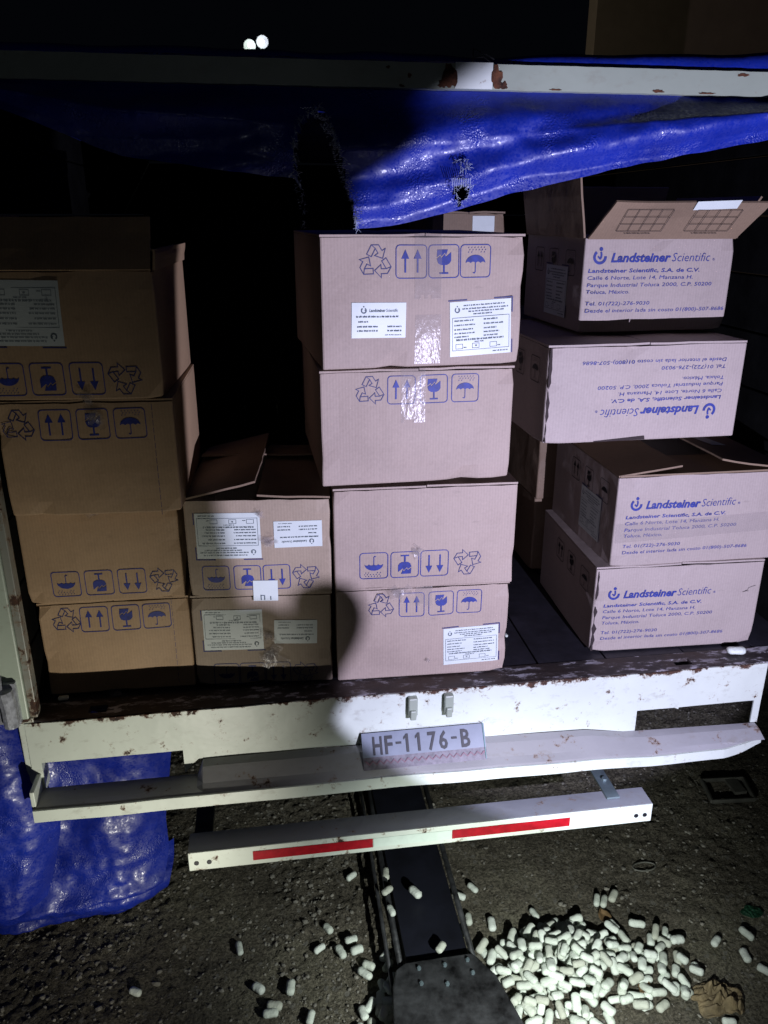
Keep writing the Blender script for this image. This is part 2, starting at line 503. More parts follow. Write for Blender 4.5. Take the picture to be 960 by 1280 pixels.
def company_text(w, h, u0=0.06, sx=1.0, sy=1.0, v0=0.0):
    """the address panel on the end of the cream boxes: origin at the face's top left"""
    p = Print()
    X = lambda u: w * u0 + 0.44 * u * sx
    Y = lambda v: -(0.232 * (v - v0) * sy + v0 * 0.232)
    company_mark(p, X(.055), Y(.30), 0.0125 * sx)
    put_text(p, "Landsteiner", X(.112), Y(.350), .318 * .44 * sx, .0205 * sy, bold=0.035, shear=0.22)
    put_text(p, "Scientific", X(.436), Y(.350), .205 * .44 * sx, .0205 * sy, bold=-0.008, shear=0.2)
    put_text(p, "®", X(.655), Y(.345), .006 * sx, .006 * sy)
    rows = [("Landsteiner Scientific, S.A. de C.V.", .435, .59, .02), ("Calle 6 Norte, Lote 14, Manzana H.", .505, .556, 0.0), ("Parque Industrial Toluca 2000, C.P. 50200", .577, .666, 0.0),
            ("Toluca, México.", .645, .225, 0.0), ("Tel. 01(722)-276-9030", .762, .34, 0.0), ("Desde el interior lada sin costo 01(800)-507-8686", .833, .754, 0.0)]
    for t, v, wd, bo in rows:
        put_text(p, t, X(0.0), Y(v + .018), wd * .44 * sx, .0088 * sy, bold=bo, shear=0.12)
    return p
def grid_table(w, h):
    p = Print()
    for k in range(5): p.stroke([(-w / 2 + w * k / 4, -h / 2), (-w / 2 + w * k / 4, h / 2)], 0.0012)
    for k in range(4): p.stroke([(-w / 2, -h / 2 + h * k / 3), (w / 2, -h / 2 + h * k / 3)], 0.0012)
    words_line(p, random.Random(3), -w * .3, w * .3, -h / 2 - .008, .003)
    return p

# ------------------------------------------------------------------ cardboard boxes
class Carton:
    def __init__(s, name, x, y, z, yaw, w, h, d, mat, label, bulge=0.004, seed=0, top='closed', tilt=0.0, side_mat=None):
        s.w, s.h, s.d, s.mat = w, h, d, mat
        s.bulge, s.seed = bulge, seed
        a = math.radians(yaw)
        base = Vector((x, y, z)) + Vector((math.cos(a), math.sin(a), 0)) * w / 2
        s.root = empty(name, base, a, 0, math.radians(tilt))
        tag(s.root, label, 'cardboard box', 'cardboard boxes stacked on the truck bed')
        s.body()
        if top == 'closed': s.closed()
    def S(s, u, v):   # outward bulge of the front panel
        w, h = s.w, s.h
        b = s.bulge * math.sin(PI * min(max(u / w, 0), 1)) * math.sin(PI * min(max(v / h, 0), 1))
        n = noise.noise(Vector((u * 9, v * 9, s.seed * 3.7))) * 0.003
        e = min(1, min(u, w - u, v, h - v) / 0.03)
        return b + n * max(0, e)
    def body(s):
        w, h, d = s.w, s.h, s.d
        r = 0.004
        bm = bmesh.new()
        def lin(L, n): return [0, r] + [r + (L - 2 * r) * k / n for k in range(1, n)] + [L - r, L]
        def rp(x, y, z):
            q = Vector((min(max(x, -w / 2 + r), w / 2 - r), min(max(y, r), d - r), min(max(z, r), h)))
            p = Vector((x, y, z)); dv = p - q
            if dv.length > 1e-7: p = q + dv.normalized() * min(r, dv.length) if dv.length > r else p
            return p
        def sheet(us, vs, fn):
            g = [[bm.verts.new(fn(u, v)) for u in us] for v in vs]
            for j in range(len(vs) - 1):
                for i in range(len(us) - 1):
                    bm.faces.new((g[j][i], g[j][i + 1], g[j + 1][i + 1], g[j + 1][i]))
        def wob(u, v, k):
            return noise.noise(Vector((u * 7, v * 7, k + s.seed * 2.1))) * 0.002
        U, V, Dd = lin(w, 12), lin(h, 8), lin(d, 8)
        def top_wear(u):
            return noise.noise(Vector((u * 25, s.seed * 1.3, 0.2))) * 0.003
        def front(u, v):
            p = rp(u - w / 2, 0, v); p.y -= s.S(u, v)
            if v == h: p.z += top_wear(u) if 0.01 < u < w - 0.01 else 0
            return p
        sheet(U, V, front)
        sheet(U, V, lambda u, v: rp(u - w / 2, d, v))
        for sx in (-1, 1):
            sheet(Dd, V, lambda q, v, sx=sx: rp(sx * w / 2, q, v) + Vector((sx * wob(q, v, sx) if 0.01 < q < d - 0.01 and v < h - .01 else 0, 0, 0)))
        sheet(U, Dd, lambda u, q: rp(u - w / 2, q, 0))
        bmesh.ops.remove_doubles(bm, verts=bm.verts, dist=1e-5)
        rc = random.Random(s.seed * 13 + 5)
        spots = [Vector((sx * w / 2, 0, zz)) for sx in (-1, 1) for zz in (0, h)]
        rc.shuffle(spots)
        spots = spots[:2] + [Vector((rc.uniform(-.45, .45) * w, 0, rc.choice((0.0, h)))), Vector((rc.choice((-1, 1)) * w / 2, 0, rc.uniform(.2, .8) * h))]
        for q in spots:
            amp, rad = rc.uniform(.004, .009), rc.uniform(.03, .055)
            inw = (Vector((0, d / 2, h / 2)) - q); inw.x *= .6; inw = inw.normalized()
            for v in bm.verts:
                dd = (v.co - q).length
                if dd < rad: v.co += inw * amp * (1 - dd / rad) ** 1.5
        t = 0.005  # inner walls and rim
        ring_o = [(-w / 2, 0), (w / 2, 0), (w / 2, d), (-w / 2, d)]
        ring_i = [(-w / 2 + t, t), (w / 2 - t, t), (w / 2 - t, d - t), (-w / 2 + t, d - t)]
        zt = h - 0.0006
        o = [bm.verts.new((x, y, zt)) for x, y in ring_o]; i1 = [bm.verts.new((x, y, zt)) for x, y in ring_i]
        i0 = [bm.verts.new((x, y, t)) for x, y in ring_i]
        for k in range(4):
            j = (k + 1) % 4
            bm.faces.new((o[k], o[j], i1[j], i1[k])); bm.faces.new((i1[k], i1[j], i0[j], i0[k]))
        bm.faces.new(i0)
        s.body_obj = bm_obj('box_body', bm, s.mat, s.root, smooth=False)
    def flap(s, side, ang, length=None, mat=None, skew=0.0, name='flap'):
        """ang: degrees from lying closed (0) through upright (90) to folded outward (180)"""
        w, h, d = s.w, s.h, s.d
        L = length or w / 2 - 0.001
        a = math.radians(ang)
        if side in ('left', 'right'):
            sg = 1 if side == 'left' else -1
            o = Vector((-sg * w / 2, 0.002, h + .001)); along = Vector((0, d - 0.004, 0)); inn = Vector((sg, 0, 0))
        elif side == 'front': o = Vector((-w / 2 + .003, 0, h + .001)); along = Vector((w - .006, 0, 0)); inn = Vector((0, 1, 0))
        else: o = Vector((-w / 2 + .003, d, h + .001)); along = Vector((w - .006, 0, 0)); inn = Vector((0, -1, 0))
        up = Vector((0, 0, 1))
        dr = inn * math.cos(a) + up * math.sin(a)
        nr = -inn * math.sin(a) + up * math.cos(a)
        bm = bmesh.new()
        nu, nv = 10, 5
        t = 0.0045
        top, bot = [], []
        al = along.normalized()
        for j in range(nv + 1):
            rt_, rb_ = [], []
            for i in range(nu + 1):
                fu, fv = i / nu, j / nv
                p = o + along * fu + dr * (L * fv) + al * (skew * fv)
                p += nr * (noise.noise(Vector((fu * 2.5, fv * 2.5, s.seed + ang))) * 0.004 * fv)
                if j == nv: p += dr * noise.noise(Vector((fu * 9, 1, s.seed))) * 0.0015
                rt_.append(bm.verts.new(p + nr * t)); rb_.append(bm.verts.new(p))
            top.append(rt_); bot.append(rb_)
        for j in range(nv):
            for i in range(nu):
                bm.faces.new((top[j][i], top[j][i + 1], top[j + 1][i + 1], top[j + 1][i]))
                bm.faces.new((bot[j][i], bot[j + 1][i], bot[j + 1][i + 1], bot[j][i + 1]))
        for j in range(nv):
            bm.faces.new((top[j][0], top[j + 1][0], bot[j + 1][0], bot[j][0]))
            bm.faces.new((top[j][nu], bot[j][nu], bot[j + 1][nu], top[j + 1][nu]))
        for i in range(nu):
            bm.faces.new((top[nv][i], top[nv][i + 1], bot[nv][i + 1], bot[nv][i]))
            bm.faces.new((top[0][i], bot[0][i], bot[0][i + 1], top[0][i + 1]))
        f = bm_obj(name, bm, mat or s.mat, s.root)
        return f, (o, al, dr, nr, L)
    def closed(s):
        s.flap('left', 0); s.flap('right', 0.3)
    # ---- things printed or stuck on a face
    def lay(s, name, pr, cx, cz, mat, rot=0.0, face='front', lift=0.0009, parent=None, flap=None):
        ca, sa = math.cos(math.radians(rot)), math.sin(math.radians(rot))
        vs = []
        for x, y in pr.v:
            u, v = cx + x * ca - y * sa, cz + x * sa + y * ca
            if flap:
                o, al, dr, nr, L = flap
                vs.append(o + al * u + dr * v + nr * lift)
            elif face == 'front':
                vs.append(Vector((u - s.w / 2, -s.S(u, v) - lift, v)))
            else:  # left side: u counts from the back edge to the front edge
                vs.append(Vector((-s.w / 2 - lift - 0.0015, s.d - u, v)))
        return mesh_obj(name, vs, pr.f, mat, parent or s.root)
    def sheet_print(s, name, cx, cz, w, h, mat, rot=0.0, face='front', lift=0.0012, n=8, flap=None):
        p = Print()
        for j in range(n):
            for i in range(n):
                p.rect(-w / 2 + w * i / n, -h / 2 + h * j / n, -w / 2 + w * (i + 1) / n, -h / 2 + h * (j + 1) / n)
        return s.lay(name, p, cx, cz, mat, rot, face, lift, flap=flap)
    def U(s, u): return u * s.w
    def V(s, v): return (1 - v) * s.h
    def symbols(s, us, v, size, inverted=False, mat=None, order=('recycle', 'arrows', 'glass', 'umbrella')):
        kinds = list(order)
        if inverted: kinds = kinds[::-1]
        nm = dict(recycle='recycling_symbol', arrows='this_way_up_symbol', glass='fragile_symbol', umbrella='keep_dry_symbol')
        for u, k in zip(us, kinds):
            s.lay(nm[k], icon(k, size * (1.06 if k == 'recycle' else 1)), s.U(u), s.V(v), mat or (INK_D if k == 'recycle' else INK), 180 if inverted else rnd.uniform(-.8, .8))
    def sticker(s, u, v, w, h, rot=0.0, small=False, seed=1, face='front', corners=True, flap=None, uv=None):
        cx, cz = uv if uv else (s.U(u), s.V(v))
        st = s.sheet_print('paper_label', cx, cz, w, h, PAPER, rot, face, flap=flap)
        s.lay('label_print', sticker_print(w, h, seed, small), cx, cz, INK_GREY, rot, face, 0.0019, parent=st, flap=flap)
        if corners and not small:
            p = Print()
            for sx in (-1, 1):
                x0 = sx * (w / 2 + .003); x1 = sx * (w / 2 - w * .28)
                y = h / 2 + .003
                p.rect(min(x0, x1), y - .0015, max(x0, x1), y + .0012)
            p.rect(w / 2 + .0015, h * .25, w / 2 + .004, h / 2 + .004)
            p.rect(w / 2 + .0015, -h * .5, w / 2 + .004, -h * .25)
            s.lay('printed_corner_marks', p, cx, cz, INK_D, rot, face, 0.0008)
        return st
    def tape_down(s, u, length, w=0.05, top_run=0.06, wrinkle=0.0008, from_bottom=False):
        """clear tape over the top seam and down the front"""
        bm = bmesh.new()
        nx, ny = 8, 24
        g = []
        tot = length + top_run
        for j in range(ny + 1):
            q = j / ny * tot
            row = []
            for i in range(nx + 1):
                x = s.U(u) + (i / nx - .5) * w
                k = abs(noise.noise(Vector((x * 60, q * 35, s.seed)))) * wrinkle
                if from_bottom:
                    z = q; p = Vector((x - s.w / 2, -s.S(x, z) - .0011 - k, z))
                elif q < top_run: p = Vector((x - s.w / 2, top_run - q - .002, s.h + .0068 + k))
                else:
                    z = s.h + .0065 - (q - top_run)
                    p = Vector((x - s.w / 2, -s.S(x, min(z, s.h)) - .0018 - k, z))
                row.append(bm.verts.new(p))
            g.append(row)
        for j in range(ny):
            for i in range(nx):
                if j in (0, ny - 1) and rnd.random() < .3: continue
                bm.faces.new((g[j][i], g[j][i + 1], g[j + 1][i + 1], g[j + 1][i]))
        return bm_obj('packing_tape', bm, TAPE, s.root, smooth=True)
    def tape_scrap(s, u, v, size, seed, lift=0.004):
        """a crumpled shiny end of tape"""
        r_ = random.Random(seed); bm = bmesh.new()
        for _ in range(7):
            a = r_.uniform(0, 2 * PI); l = size * r_.uniform(.4, 1); wd = size * r_.uniform(.05, .2)
            c = Vector((s.U(u) + r_.uniform(-.2, .2) * size, s.V(v) + r_.uniform(-.2, .2) * size))
            dx, dz = math.cos(a), math.sin(a)
            prev = None
            for k in range(5):
                f = k / 4 - .5
                x = c.x + dx * l * f; z = c.y + dz * l * f
                y = -s.bulge - lift - r_.uniform(0, lift)
                a1 = bm.verts.new((x - dz * wd - s.w / 2, y, z + dx * wd)); a2 = bm.verts.new((x + dz * wd - s.w / 2, y - r_.uniform(0, .003), z - dx * wd))
                if prev: bm.faces.new((prev[0], prev[1], a2, a1))
                prev = (a1, a2)
        return bm_obj('crumpled_tape_end', bm, TAPE, s.root)
    def worn_edge(s, u, v0, v1, width, seed):
        r_ = random.Random(seed); p = Print()
        n = 14; L, R_ = [], []
        for k in range(n + 1):
            z = s.V(v0 + (v1 - v0) * k / n)
            a = width * r_.uniform(0.0, 1.0) ** 1.5
            L.append((s.U(u) - a * .4, z)); R_.append((s.U(u) + a, z))
        for k in range(n): p.poly([L[k], L[k + 1], R_[k + 1], R_[k]])
        s.lay('torn_edge', p, 0, 0, DARKCARD, lift=0.0011)
    def dashes(s, u, v0, v1):
        p = Print(); z = s.V(v0)
        while z > s.V(v1):
            p.rect(s.U(u) - .0005, z - .012, s.U(u) + .0005, z); z -= .016
        s.lay('score_line', p, 0, 0, INK_D, lift=.0008)

def strings(*a): return a
# centre stack, bottom to top
c = Carton('cardboard_box', .137, .068, .693, -1.6, .413, .237, .46, CARD_PINK, 'bottom box of the tall centre stack, white label at its lower right', seed=4)
c.symbols((.255, .43, .60, .765), .17, .059); c.sticker(.785, .665, .135, .100, 2, seed=11); c.tape_scrap(.36, .03, .05, 5); c.tape_down(.5, .05, .04, wrinkle=.0015)
c.tape_scrap(.53, .80, .012, 51)
c = Carton('cardboard_box', .134, .056, .937, -1.1, .418, .243, .46, CARD_PINK, 'second box up in the centre stack, its symbols printed upside down near the bottom', seed=3)
c.symbols((.215, .385, .55, .735), .745, .064, True); c.tape_scrap(.45, .60, .035, 6)
c = Carton('cardboard_box', .111, .046, 1.196, 1.4, .420, .245, .46, CARD_PINK, 'third box up in the centre stack, tape crossing its upright symbols and no paper label', seed=2)
c.symbols((.25, .41, .577, .74), .155, .059); c.tape_down(.47, .115, .052)
c = Carton('cardboard_box', .117, .030, 1.452, 3.8, .422, .256, .46, CARD_PINK, 'top box of the centre stack, shiny tape down the middle between two white labels', seed=1)
c.symbols((.26, .433, .592, .75), .18, .063); c.tape_down(.515, .125, .056, wrinkle=.0013)
c.sticker(.79, .70, .134, .112, 2.5, seed=12); c.sticker(.275, .62, .112, .070, -.8, True, 13)
p_ = c.sheet_print('packing_tape', c.U(.52), c.V(.78), .055, .10, TAPE, lift=.0012)
# left stack
c = Carton('cardboard_box', -.533, .104, .693, -1.0, .333, .232, .40, CARD_TAN, 'bottom tan box of the left stack, crumpled clear tape hanging at its foot', seed=8)
c.symbols((.18, .365, .575, .78), .17, .061); c.dashes(.885, .0, .92); c.tape_scrap(.46, 1.0, .05, 8, .006)
c = Carton('cardboard_box', -.546, .104, .929, -1.2, .340, .228, .40, CARD_TAN, 'second tan box up in the left stack, symbols upside down, no paper label', seed=7)
c.symbols((.25, .46, .67, .875), .79, .060, True); c.tape_scrap(.48, .03, .03, 9)
c = Carton('cardboard_box', -.531, .040, 1.162, -2.0, .344, .236, .40, CARD_TAN, 'third tan box up in the left stack, a scored line down its right side', seed=6)
c.symbols((.12, .33, .54, .75), .18, .061); c.dashes(.88, .02, 1.0); c.tape_scrap(.56, .12, .045, 10)
c = Carton('cardboard_box', -.541, .045, 1.404, -3.2, .340, .245, .40, CARD_TAN, 'topmost box of the left stack, its flaps raised and a white label turned upside down', seed=5, top='open')
c.flap('front', 62, .105); c.flap('right', 97, .038); c.flap('left', 100, .10); c.flap('back', 12, .115)
c.symbols((.135, .355, .577, .79), .825, .063, True); c.sticker(.26, .31, .15, .122, 179, seed=14); c.tape_scrap(.56, .98, .035, 15); c.tape_scrap(.42, .24, .006, 16)
# short stack between
c = Carton('cardboard_box', -.196, .098, .693, -4.4, .322, .230, .42, CARD_GREY, 'lower box of the short stack, half in shadow with two paper labels', seed=10)
c.symbols((.22, .41, .60, .80), .88, .058, True, INK_D); c.sticker(.29, .36, .138, .104, 180, seed=17); c.sticker(.74, .40, .100, .062, 178, True, 18)
c.tape_scrap(.55, .66, .07, 19); c.tape_scrap(.54, .42, .035, 20)
c = Carton('cardboard_box', -.193, .094, .927, -5.0, .322, .234, .42, CARD_GREY, 'upper box of the short stack, open, three white papers on its front', seed=9, top='open')
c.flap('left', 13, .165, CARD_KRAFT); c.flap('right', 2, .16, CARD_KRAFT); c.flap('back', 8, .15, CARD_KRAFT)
c.symbols((.19, .41, .615, .82), .79, .060, True); c.sticker(.295, .35, .143, .108, 180, seed=21); c.sticker(.775, .345, .107, .063, 180, True, 22)
c.tape_scrap(.57, .40, .035, 23); c.tape_scrap(.52, .12, .02, 24)
pp = c.sheet_print('paper_slip', c.U(.53), c.V(.935), .056, .052, PAPER, -1, lift=.0022)
q = Print(); rr = random.Random(9)
for x in (-.012, -.004, .010): q.rect(x, -.024, x + .0022, -.024 + rr.uniform(.008, .02))
q.rect(-.012, -.013, -.004, -.011); c.lay('handwriting', q, c.U(.53), c.V(.935), INK_GREY, lift=.003, parent=pp)
# right stack
def right_side_marks(c, stick=True):
    d = c.d
    for q_, k in ((d - .26, 'arrows'), (d - .17, 'glass'), (d - .07, 'umbrella')):
        c.lay({'arrows': 'this_way_up_symbol', 'glass': 'fragile_symbol', 'umbrella': 'keep_dry_symbol'}[k], icon(k, .055), q_, c.h - .055, BLACK, face='left')
    if stick: c.sticker(0, 0, .13, .115, 0, seed=31, face='left', uv=(d - .145, c.h * .40))
c = Carton('cardboard_box', .789, .109, .693, -1.6, .443, .233, .42, CARD_WHITE, 'bottom cream box of the right stack, torn dark left edge, blue address print upright', seed=20, bulge=.003)
c.lay('printed_address', company_text(c.w, c.h), 0, c.h, INK); c.worn_edge(.012, .02, .98, .009, 3); right_side_marks(c, False)
q = Print(); q.stroke([(0, 0), (.010, .004), (.012, .010), (.022, .014), (.030, .016)], .0012); q.stroke([(-.003, -.001), (.006, .001), (.013, .001)], .0012)
c.lay('scratched_mark', q, c.U(.90), c.V(.35), BLACK)
c = Carton('cardboard_box', .821, .108, .930, 0.0, .446, .233, .42, CARD_WHITE, 'open cream box second from the bottom of the right stack, flaps slightly lifted', seed=21, top='open', bulge=.003)
c.lay('printed_address', company_text(c.w, c.h), 0, c.h, INK); right_side_marks(c)
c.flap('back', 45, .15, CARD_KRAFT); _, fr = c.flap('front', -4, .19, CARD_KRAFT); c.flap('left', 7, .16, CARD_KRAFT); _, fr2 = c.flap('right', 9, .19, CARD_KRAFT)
c.sheet_print('paper_label', .21, .12, .10, .055, PAPER, 20, flap=fr2, lift=.006)
p_ = c.sheet_print('packing_tape', c.U(.5), c.V(.58), c.w * .98, .05, TAPE, 2)
R2C = c = Carton('cardboard_box', .600, .044, 1.272, 1.35, .462, .212, .44, CARD_WHITE, 'cream box lying upside down in the right stack, its blue address print inverted', seed=22, bulge=.003)
c.lay('printed_address', company_text(c.w, c.h, .10, 1.02, .92), c.w, 0, INK, 180); c.worn_edge(.010, .0, .98, .006, 5); right_side_marks(c, False)
q = Print(); q.poly([(.10, 0), (.10, .002), (.22, .010), (.222, .001)]); c.lay('torn_edge', q, .02, 0.001, DARKCARD, lift=.0012)
R1C = c = Carton('cardboard_box', .710, .165, 1.498, 2.3, .363, .204, .36, CARD_WHITE, 'topmost cream box of the right stack, its front flap folded outward', seed=23, top='open', bulge=.003)
c.lay('printed_address', company_text(c.w, c.h, .03, 1.04, .94, .0), 0, c.h + .026, INK); right_side_marks(c)
_, ff = c.flap('front', 138, .112, CARD_KRAFT, skew=.02); c.lay('printed_table', grid_table(.105, .065), .105, .062, BLACK, 0, lift=.0085, flap=ff)
c.lay('printed_table', grid_table(.105, .065), .265, .062, BLACK, 0, lift=.0085, flap=ff)
c.sheet_print('paper_label', .25, .108, .10, .025, PAPER, 3, flap=ff, lift=.0075)
c.flap('left', 99, .145, CARD_KRAFT); c.flap('right', 118, .10, CARD_KRAFT); c.flap('back', 70, .12, CARD_KRAFT)
# boxes standing in the dark behind
for i, (x, y, z, w, h, lab) in enumerate([
        (.46, .62, 1.452, .20, .30, 'dim box in the dark, showing just above the centre stack'),
        (.12, .56, .693, .42, .24, 'dark box on the bed behind the bottom of the centre stack'),
        (.12, .57, .935, .42, .24, 'dark box resting behind the second box of the centre stack'),
        (.12, .56, 1.177, .42, .27, 'dark box behind the upper part of the centre stack'),
        (.80, .62, .693, .44, .24, 'dark box on the bed behind the bottom of the right stack'),
        (.80, .61, .935, .44, .24, 'dark box behind the open one in the right stack'),
        (.66, .60, 1.272, .50, .20, 'dark box behind the inverted cream box of the right stack')]):
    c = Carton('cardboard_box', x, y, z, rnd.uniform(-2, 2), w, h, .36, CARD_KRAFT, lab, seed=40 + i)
    if i == 0: c.sheet_print('paper_label', .14, .275, .06, .04, PAPER)

# ------------------------------------------------------------------ the truck
truck = empty('cargo_truck', (0.33, 1.5, 0))
truck.location = (0, 0, 0)
tag(truck, 'white flatbed cargo truck with worn rear bumper, bed loaded with cardboard boxes', 'truck')
XL, XR = -.568, 1.222
def sheet_with_holes(name, x0, x1, z0f, z1f, holes, y0, th, mat, nx=150, nz=18):
    """a steel sheet in X-Z with rectangular cut-outs: real thickness, slightly dented"""
    xs = sorted(set([x0 + (x1 - x0) * k / nx for k in range(nx + 1)] + [h[0] for h in holes] + [h[1] for h in holes]))
    bm = bmesh.new()
    fr, bk = {}, {}
    def ok(i, j):
        xm = (xs[i] + xs[i + 1]) / 2
        z = (vz(i, j) + vz(i, j + 1)) / 2
        return not any(h[0] < xm < h[1] and h[2] < z < h[3] for h in holes)
    zs_all = [0] * 0
    fz = sorted(set([k / nz for k in range(nz + 1)]))
    def vz(i, j):
        a, b_ = z0f(xs[i]), z1f(xs[i])
        z = a + (b_ - a) * fz[j]
        for h in holes:
            if h[0] - .001 <= xs[i] <= h[1] + .001:
                for hz in (h[2], h[3]):
                    if abs(z - hz) < (b_ - a) / nz / 2 + 1e-4: return hz
        return z
    def dent(x, z): return noise.noise(Vector((x * 3, z * 6, 3.3))) * .003 + noise.noise(Vector((x * 11, z * 11, 1.3))) * .0012
    def vert(d, i, j, y):
        if (i, j) not in d: d[i, j] = bm.verts.new((xs[i], y - dent(xs[i], vz(i, j)), vz(i, j)))
        return d[i, j]
    cells = {(i, j) for i in range(len(xs) - 1) for j in range(nz) if ok(i, j)}
    for i, j in cells:
        bm.faces.new([vert(fr, a, b_, y0) for a, b_ in ((i, j), (i + 1, j), (i + 1, j + 1), (i, j + 1))])
        bm.faces.new([vert(bk, a, b_, y0 + th) for a, b_ in ((i, j), (i, j + 1), (i + 1, j + 1), (i + 1, j))])
        for (di, dj, a, b_) in ((-1, 0, (i, j), (i, j + 1)), (1, 0, (i + 1, j), (i + 1, j + 1)), (0, -1, (i, j), (i + 1, j)), (0, 1, (i, j + 1), (i + 1, j + 1))):
            if (i + di, j + dj) not in cells:
                bm.faces.new([vert(fr, *a, y0), vert(fr, *b_, y0), vert(bk, *b_, y0 + th), vert(bk, *a, y0 + th)])
    return bm_obj(name, bm, mat, truck, smooth=False)
zbot = lambda x: .556 - .026 * max(0, (x - .1)) - (.014 * max(0, min(1, (x - .75) / .1)))
ztop = lambda x: .688 + noise.noise(Vector((x * 5, 0, 0))) * .0025
sheet_with_holes('bumper_face', XL, XR, lambda x: zbot(x) if x > -.20 else .512 + (zbot(x) - .512) * max(0, min(1, (x + .24) / .04)), ztop, [(.884, 1.203, .500, .580), (-.545, -.232, .500, .583)], 0, .004, PAINT)
# ledge: sloping top, small lip in front, swept from sections along the bumper
def sweep(name, xs, prof, mat, th=.004):
    """prof(x) -> list of (y, z); thickened downward/backward"""
    bm = bmesh.new(); rows = []
    for x in xs:
        P = prof(x)
        row = [bm.verts.new((x + dx, y, z)) for y, z, dx in P]
        rows.append(row)
    for a, b_ in zip(rows, rows[1:]):
        for k in range(len(a) - 1): bm.faces.new((a[k], b_[k], b_[k + 1], a[k + 1]))
    o = bm_obj(name, bm, mat, truck)
    m = o.modifiers.new('thickness', 'SOLIDIFY'); m.thickness = th; m.offset = 0
    return o
xs_l = [XL + .012 + (XR - XL - .02) * k / 120 for k in range(121)]
def ledge_prof(x):
    d = noise.noise(Vector((x * 6, 2.2, 0))) * .004
    step = max(0, min(1, (x - .78) / .12))
    zb = zbot(x) if x > -.2 else .514
    yf = -.072 + .010 * step + d
    if x > 1.10: yf += (x - 1.10) * .25
    zt = .512 - .012 * max(0, min(1, (x - .3) / .6)) - .010 * step
    return [(-.001, zb - .002, 0), (-.02, zb - (zb - zt) * .22 + d, 0), (-.05, zb - (zb - zt) * .75 + d, 0), (yf + .004, zt + .001, 0), (yf, zt - .002, 0)]
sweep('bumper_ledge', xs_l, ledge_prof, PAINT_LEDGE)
def lip_prof(x):
    P = ledge_prof(x)
    y, z, _ = P[-1]
    hgt = .028 - .006 * max(0, min(1, (x - .4)))
    if x > 1.15: hgt *= max(.15, 1 - (x - 1.15) * 9)
    return [(y - .003, z + .002, 0), (y - .004, z - hgt, 0)]
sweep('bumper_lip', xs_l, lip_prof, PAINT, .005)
box_obj('bumper_end', (XL - .004, -.06, .50), (XL + .02, .0, .60), PAINT, truck, .002) if False else None
bm = bmesh.new(); add_box(bm, (-.582, .004, .50), (-.548, .05, .70)); add_box(bm, (-.560, -.066, .486), (-.550, .0, .555)); bm_obj('bumper_end', bm, PAINT, truck, bevel=.002)
# sill along the bed edge with two slots
bm = bmesh.new()
holes = [(-.435, -.395), (.985, 1.03)]
xs = [XL + .0, -.435, -.395, .985, 1.03, XR + .1]
for a, b_ in zip(xs, xs[1:]):
    if (a, b_) in holes:
        add_box(bm, (a, .0045, .676), (b_, .022, .6895)); add_box(bm, (a, .050, .676), (b_, .078, .6895))
    else: add_box(bm, (a, .0045, .676), (b_, .078, .6895))
bm_obj('bed_sill', bm, SILL, truck)
# latches above the plate
for x in (.297, .384):
    bm = bmesh.new(); add_box(bm, (x, -.016, .632), (x + .022, .002, .680)); add_box(bm, (x + .003, -.022, .624), (x + .018, -.004, .650))
    bm_obj('latch_bracket', bm, PAINT_BAR, truck, bevel=.003)
# licence plate leaning from face to ledge
plate = empty('license_plate', (0, 0, 0)); plate.parent = truck
PX0, PX1 = .184, .484
pt, pb = Vector((0, -.0045, .588)), Vector((0, -.056, .521))
def plate_pt(u, v, lift=0.0):   # v from top 0 to bottom 1
    q = pt.lerp(pb, v)
    return Vector((PX0 + (PX1 - PX0) * u, q.y, q.z)) + Vector((0, -.84, .54)) * lift
nu = 12
def plate_sheet(name, u0, u1, v0, v1, mat, lift, wav=.0):
    bm = bmesh.new(); g = []
    for j in range(7):
        g.append([bm.verts.new(plate_pt(u0 + (u1 - u0) * i / nu, v0 + (v1 - v0) * j / 6, lift + wav * noise.noise(Vector((i * .5, j * .5, 0))))) for i in range(nu + 1)])
    for j in range(6):
        for i in range(nu): bm.faces.new((g[j][i], g[j][i + 1], g[j + 1][i + 1], g[j + 1][i]))
    o = bm_obj(name, bm, mat, plate)
    return o
PLATE_W = simple('plate_white', (0.20, 0.225, 0.28), 0.3, var=.1, scale=25)
PLATE_B = simple('plate_lower_band', (0.13, 0.115, 0.14), 0.45, var=.5, scale=70)
o = plate_sheet('plate_panel', 0, 1, 0, .66, PLATE_W, .002)
o2 = plate_sheet('plate_band', 0, 1, .66, 1.0, PLATE_B, .002)
for q in (o, o2):
    m = q.modifiers.new('t', 'SOLIDIFY'); m.thickness = .0015
def plate_print(name, pr, mat, lift=.0038):
    # pr in plate units: x 0..1, y 0 (top) .. -1
    return mesh_obj(name, [plate_pt(x, -y, lift) for x, y in pr.v], pr.f, mat, plate)
for ch, cx, wd in (("H", .085, .075), ("F", .182, .062), ("-", .270, .045), ("1", .352, .034), ("1", .446, .034), ("7", .530, .068), ("6", .622, .068), ("-", .722, .045), ("B", .800, .075)):
    pr = Print()
    if ch == "-": pr.rect(cx, -.36, cx + wd, -.30)
    elif ch == "1": pr.poly([(cx, -.60), (cx + wd * .62, -.60), (cx + wd * .62, -.10), (cx + wd * .2, -.10), (cx - wd * .5, -.19), (cx - wd * .5, -.26), (cx, -.20)])
    else: put_text(pr, ch, cx, -.60, wd, .50, bold=0.02)
    plate_print('plate_character', pr, BLACK)
pr = Print()
z = [(.02 + .96 * k / 34, -.76 - (.10 if k % 2 else 0)) for k in range(35)]
pr.stroke(z, .018)
plate_print('zigzag_pattern', pr, simple('plate_pattern_red', (.17, .08, .11), .5))
pr = Print()
pr.stroke([(.988, .02), (.988, -.98)], .004)
plate_print('plate_edge_line', pr, simple('plate_green', (.05, .22, .20), .4), .0044)
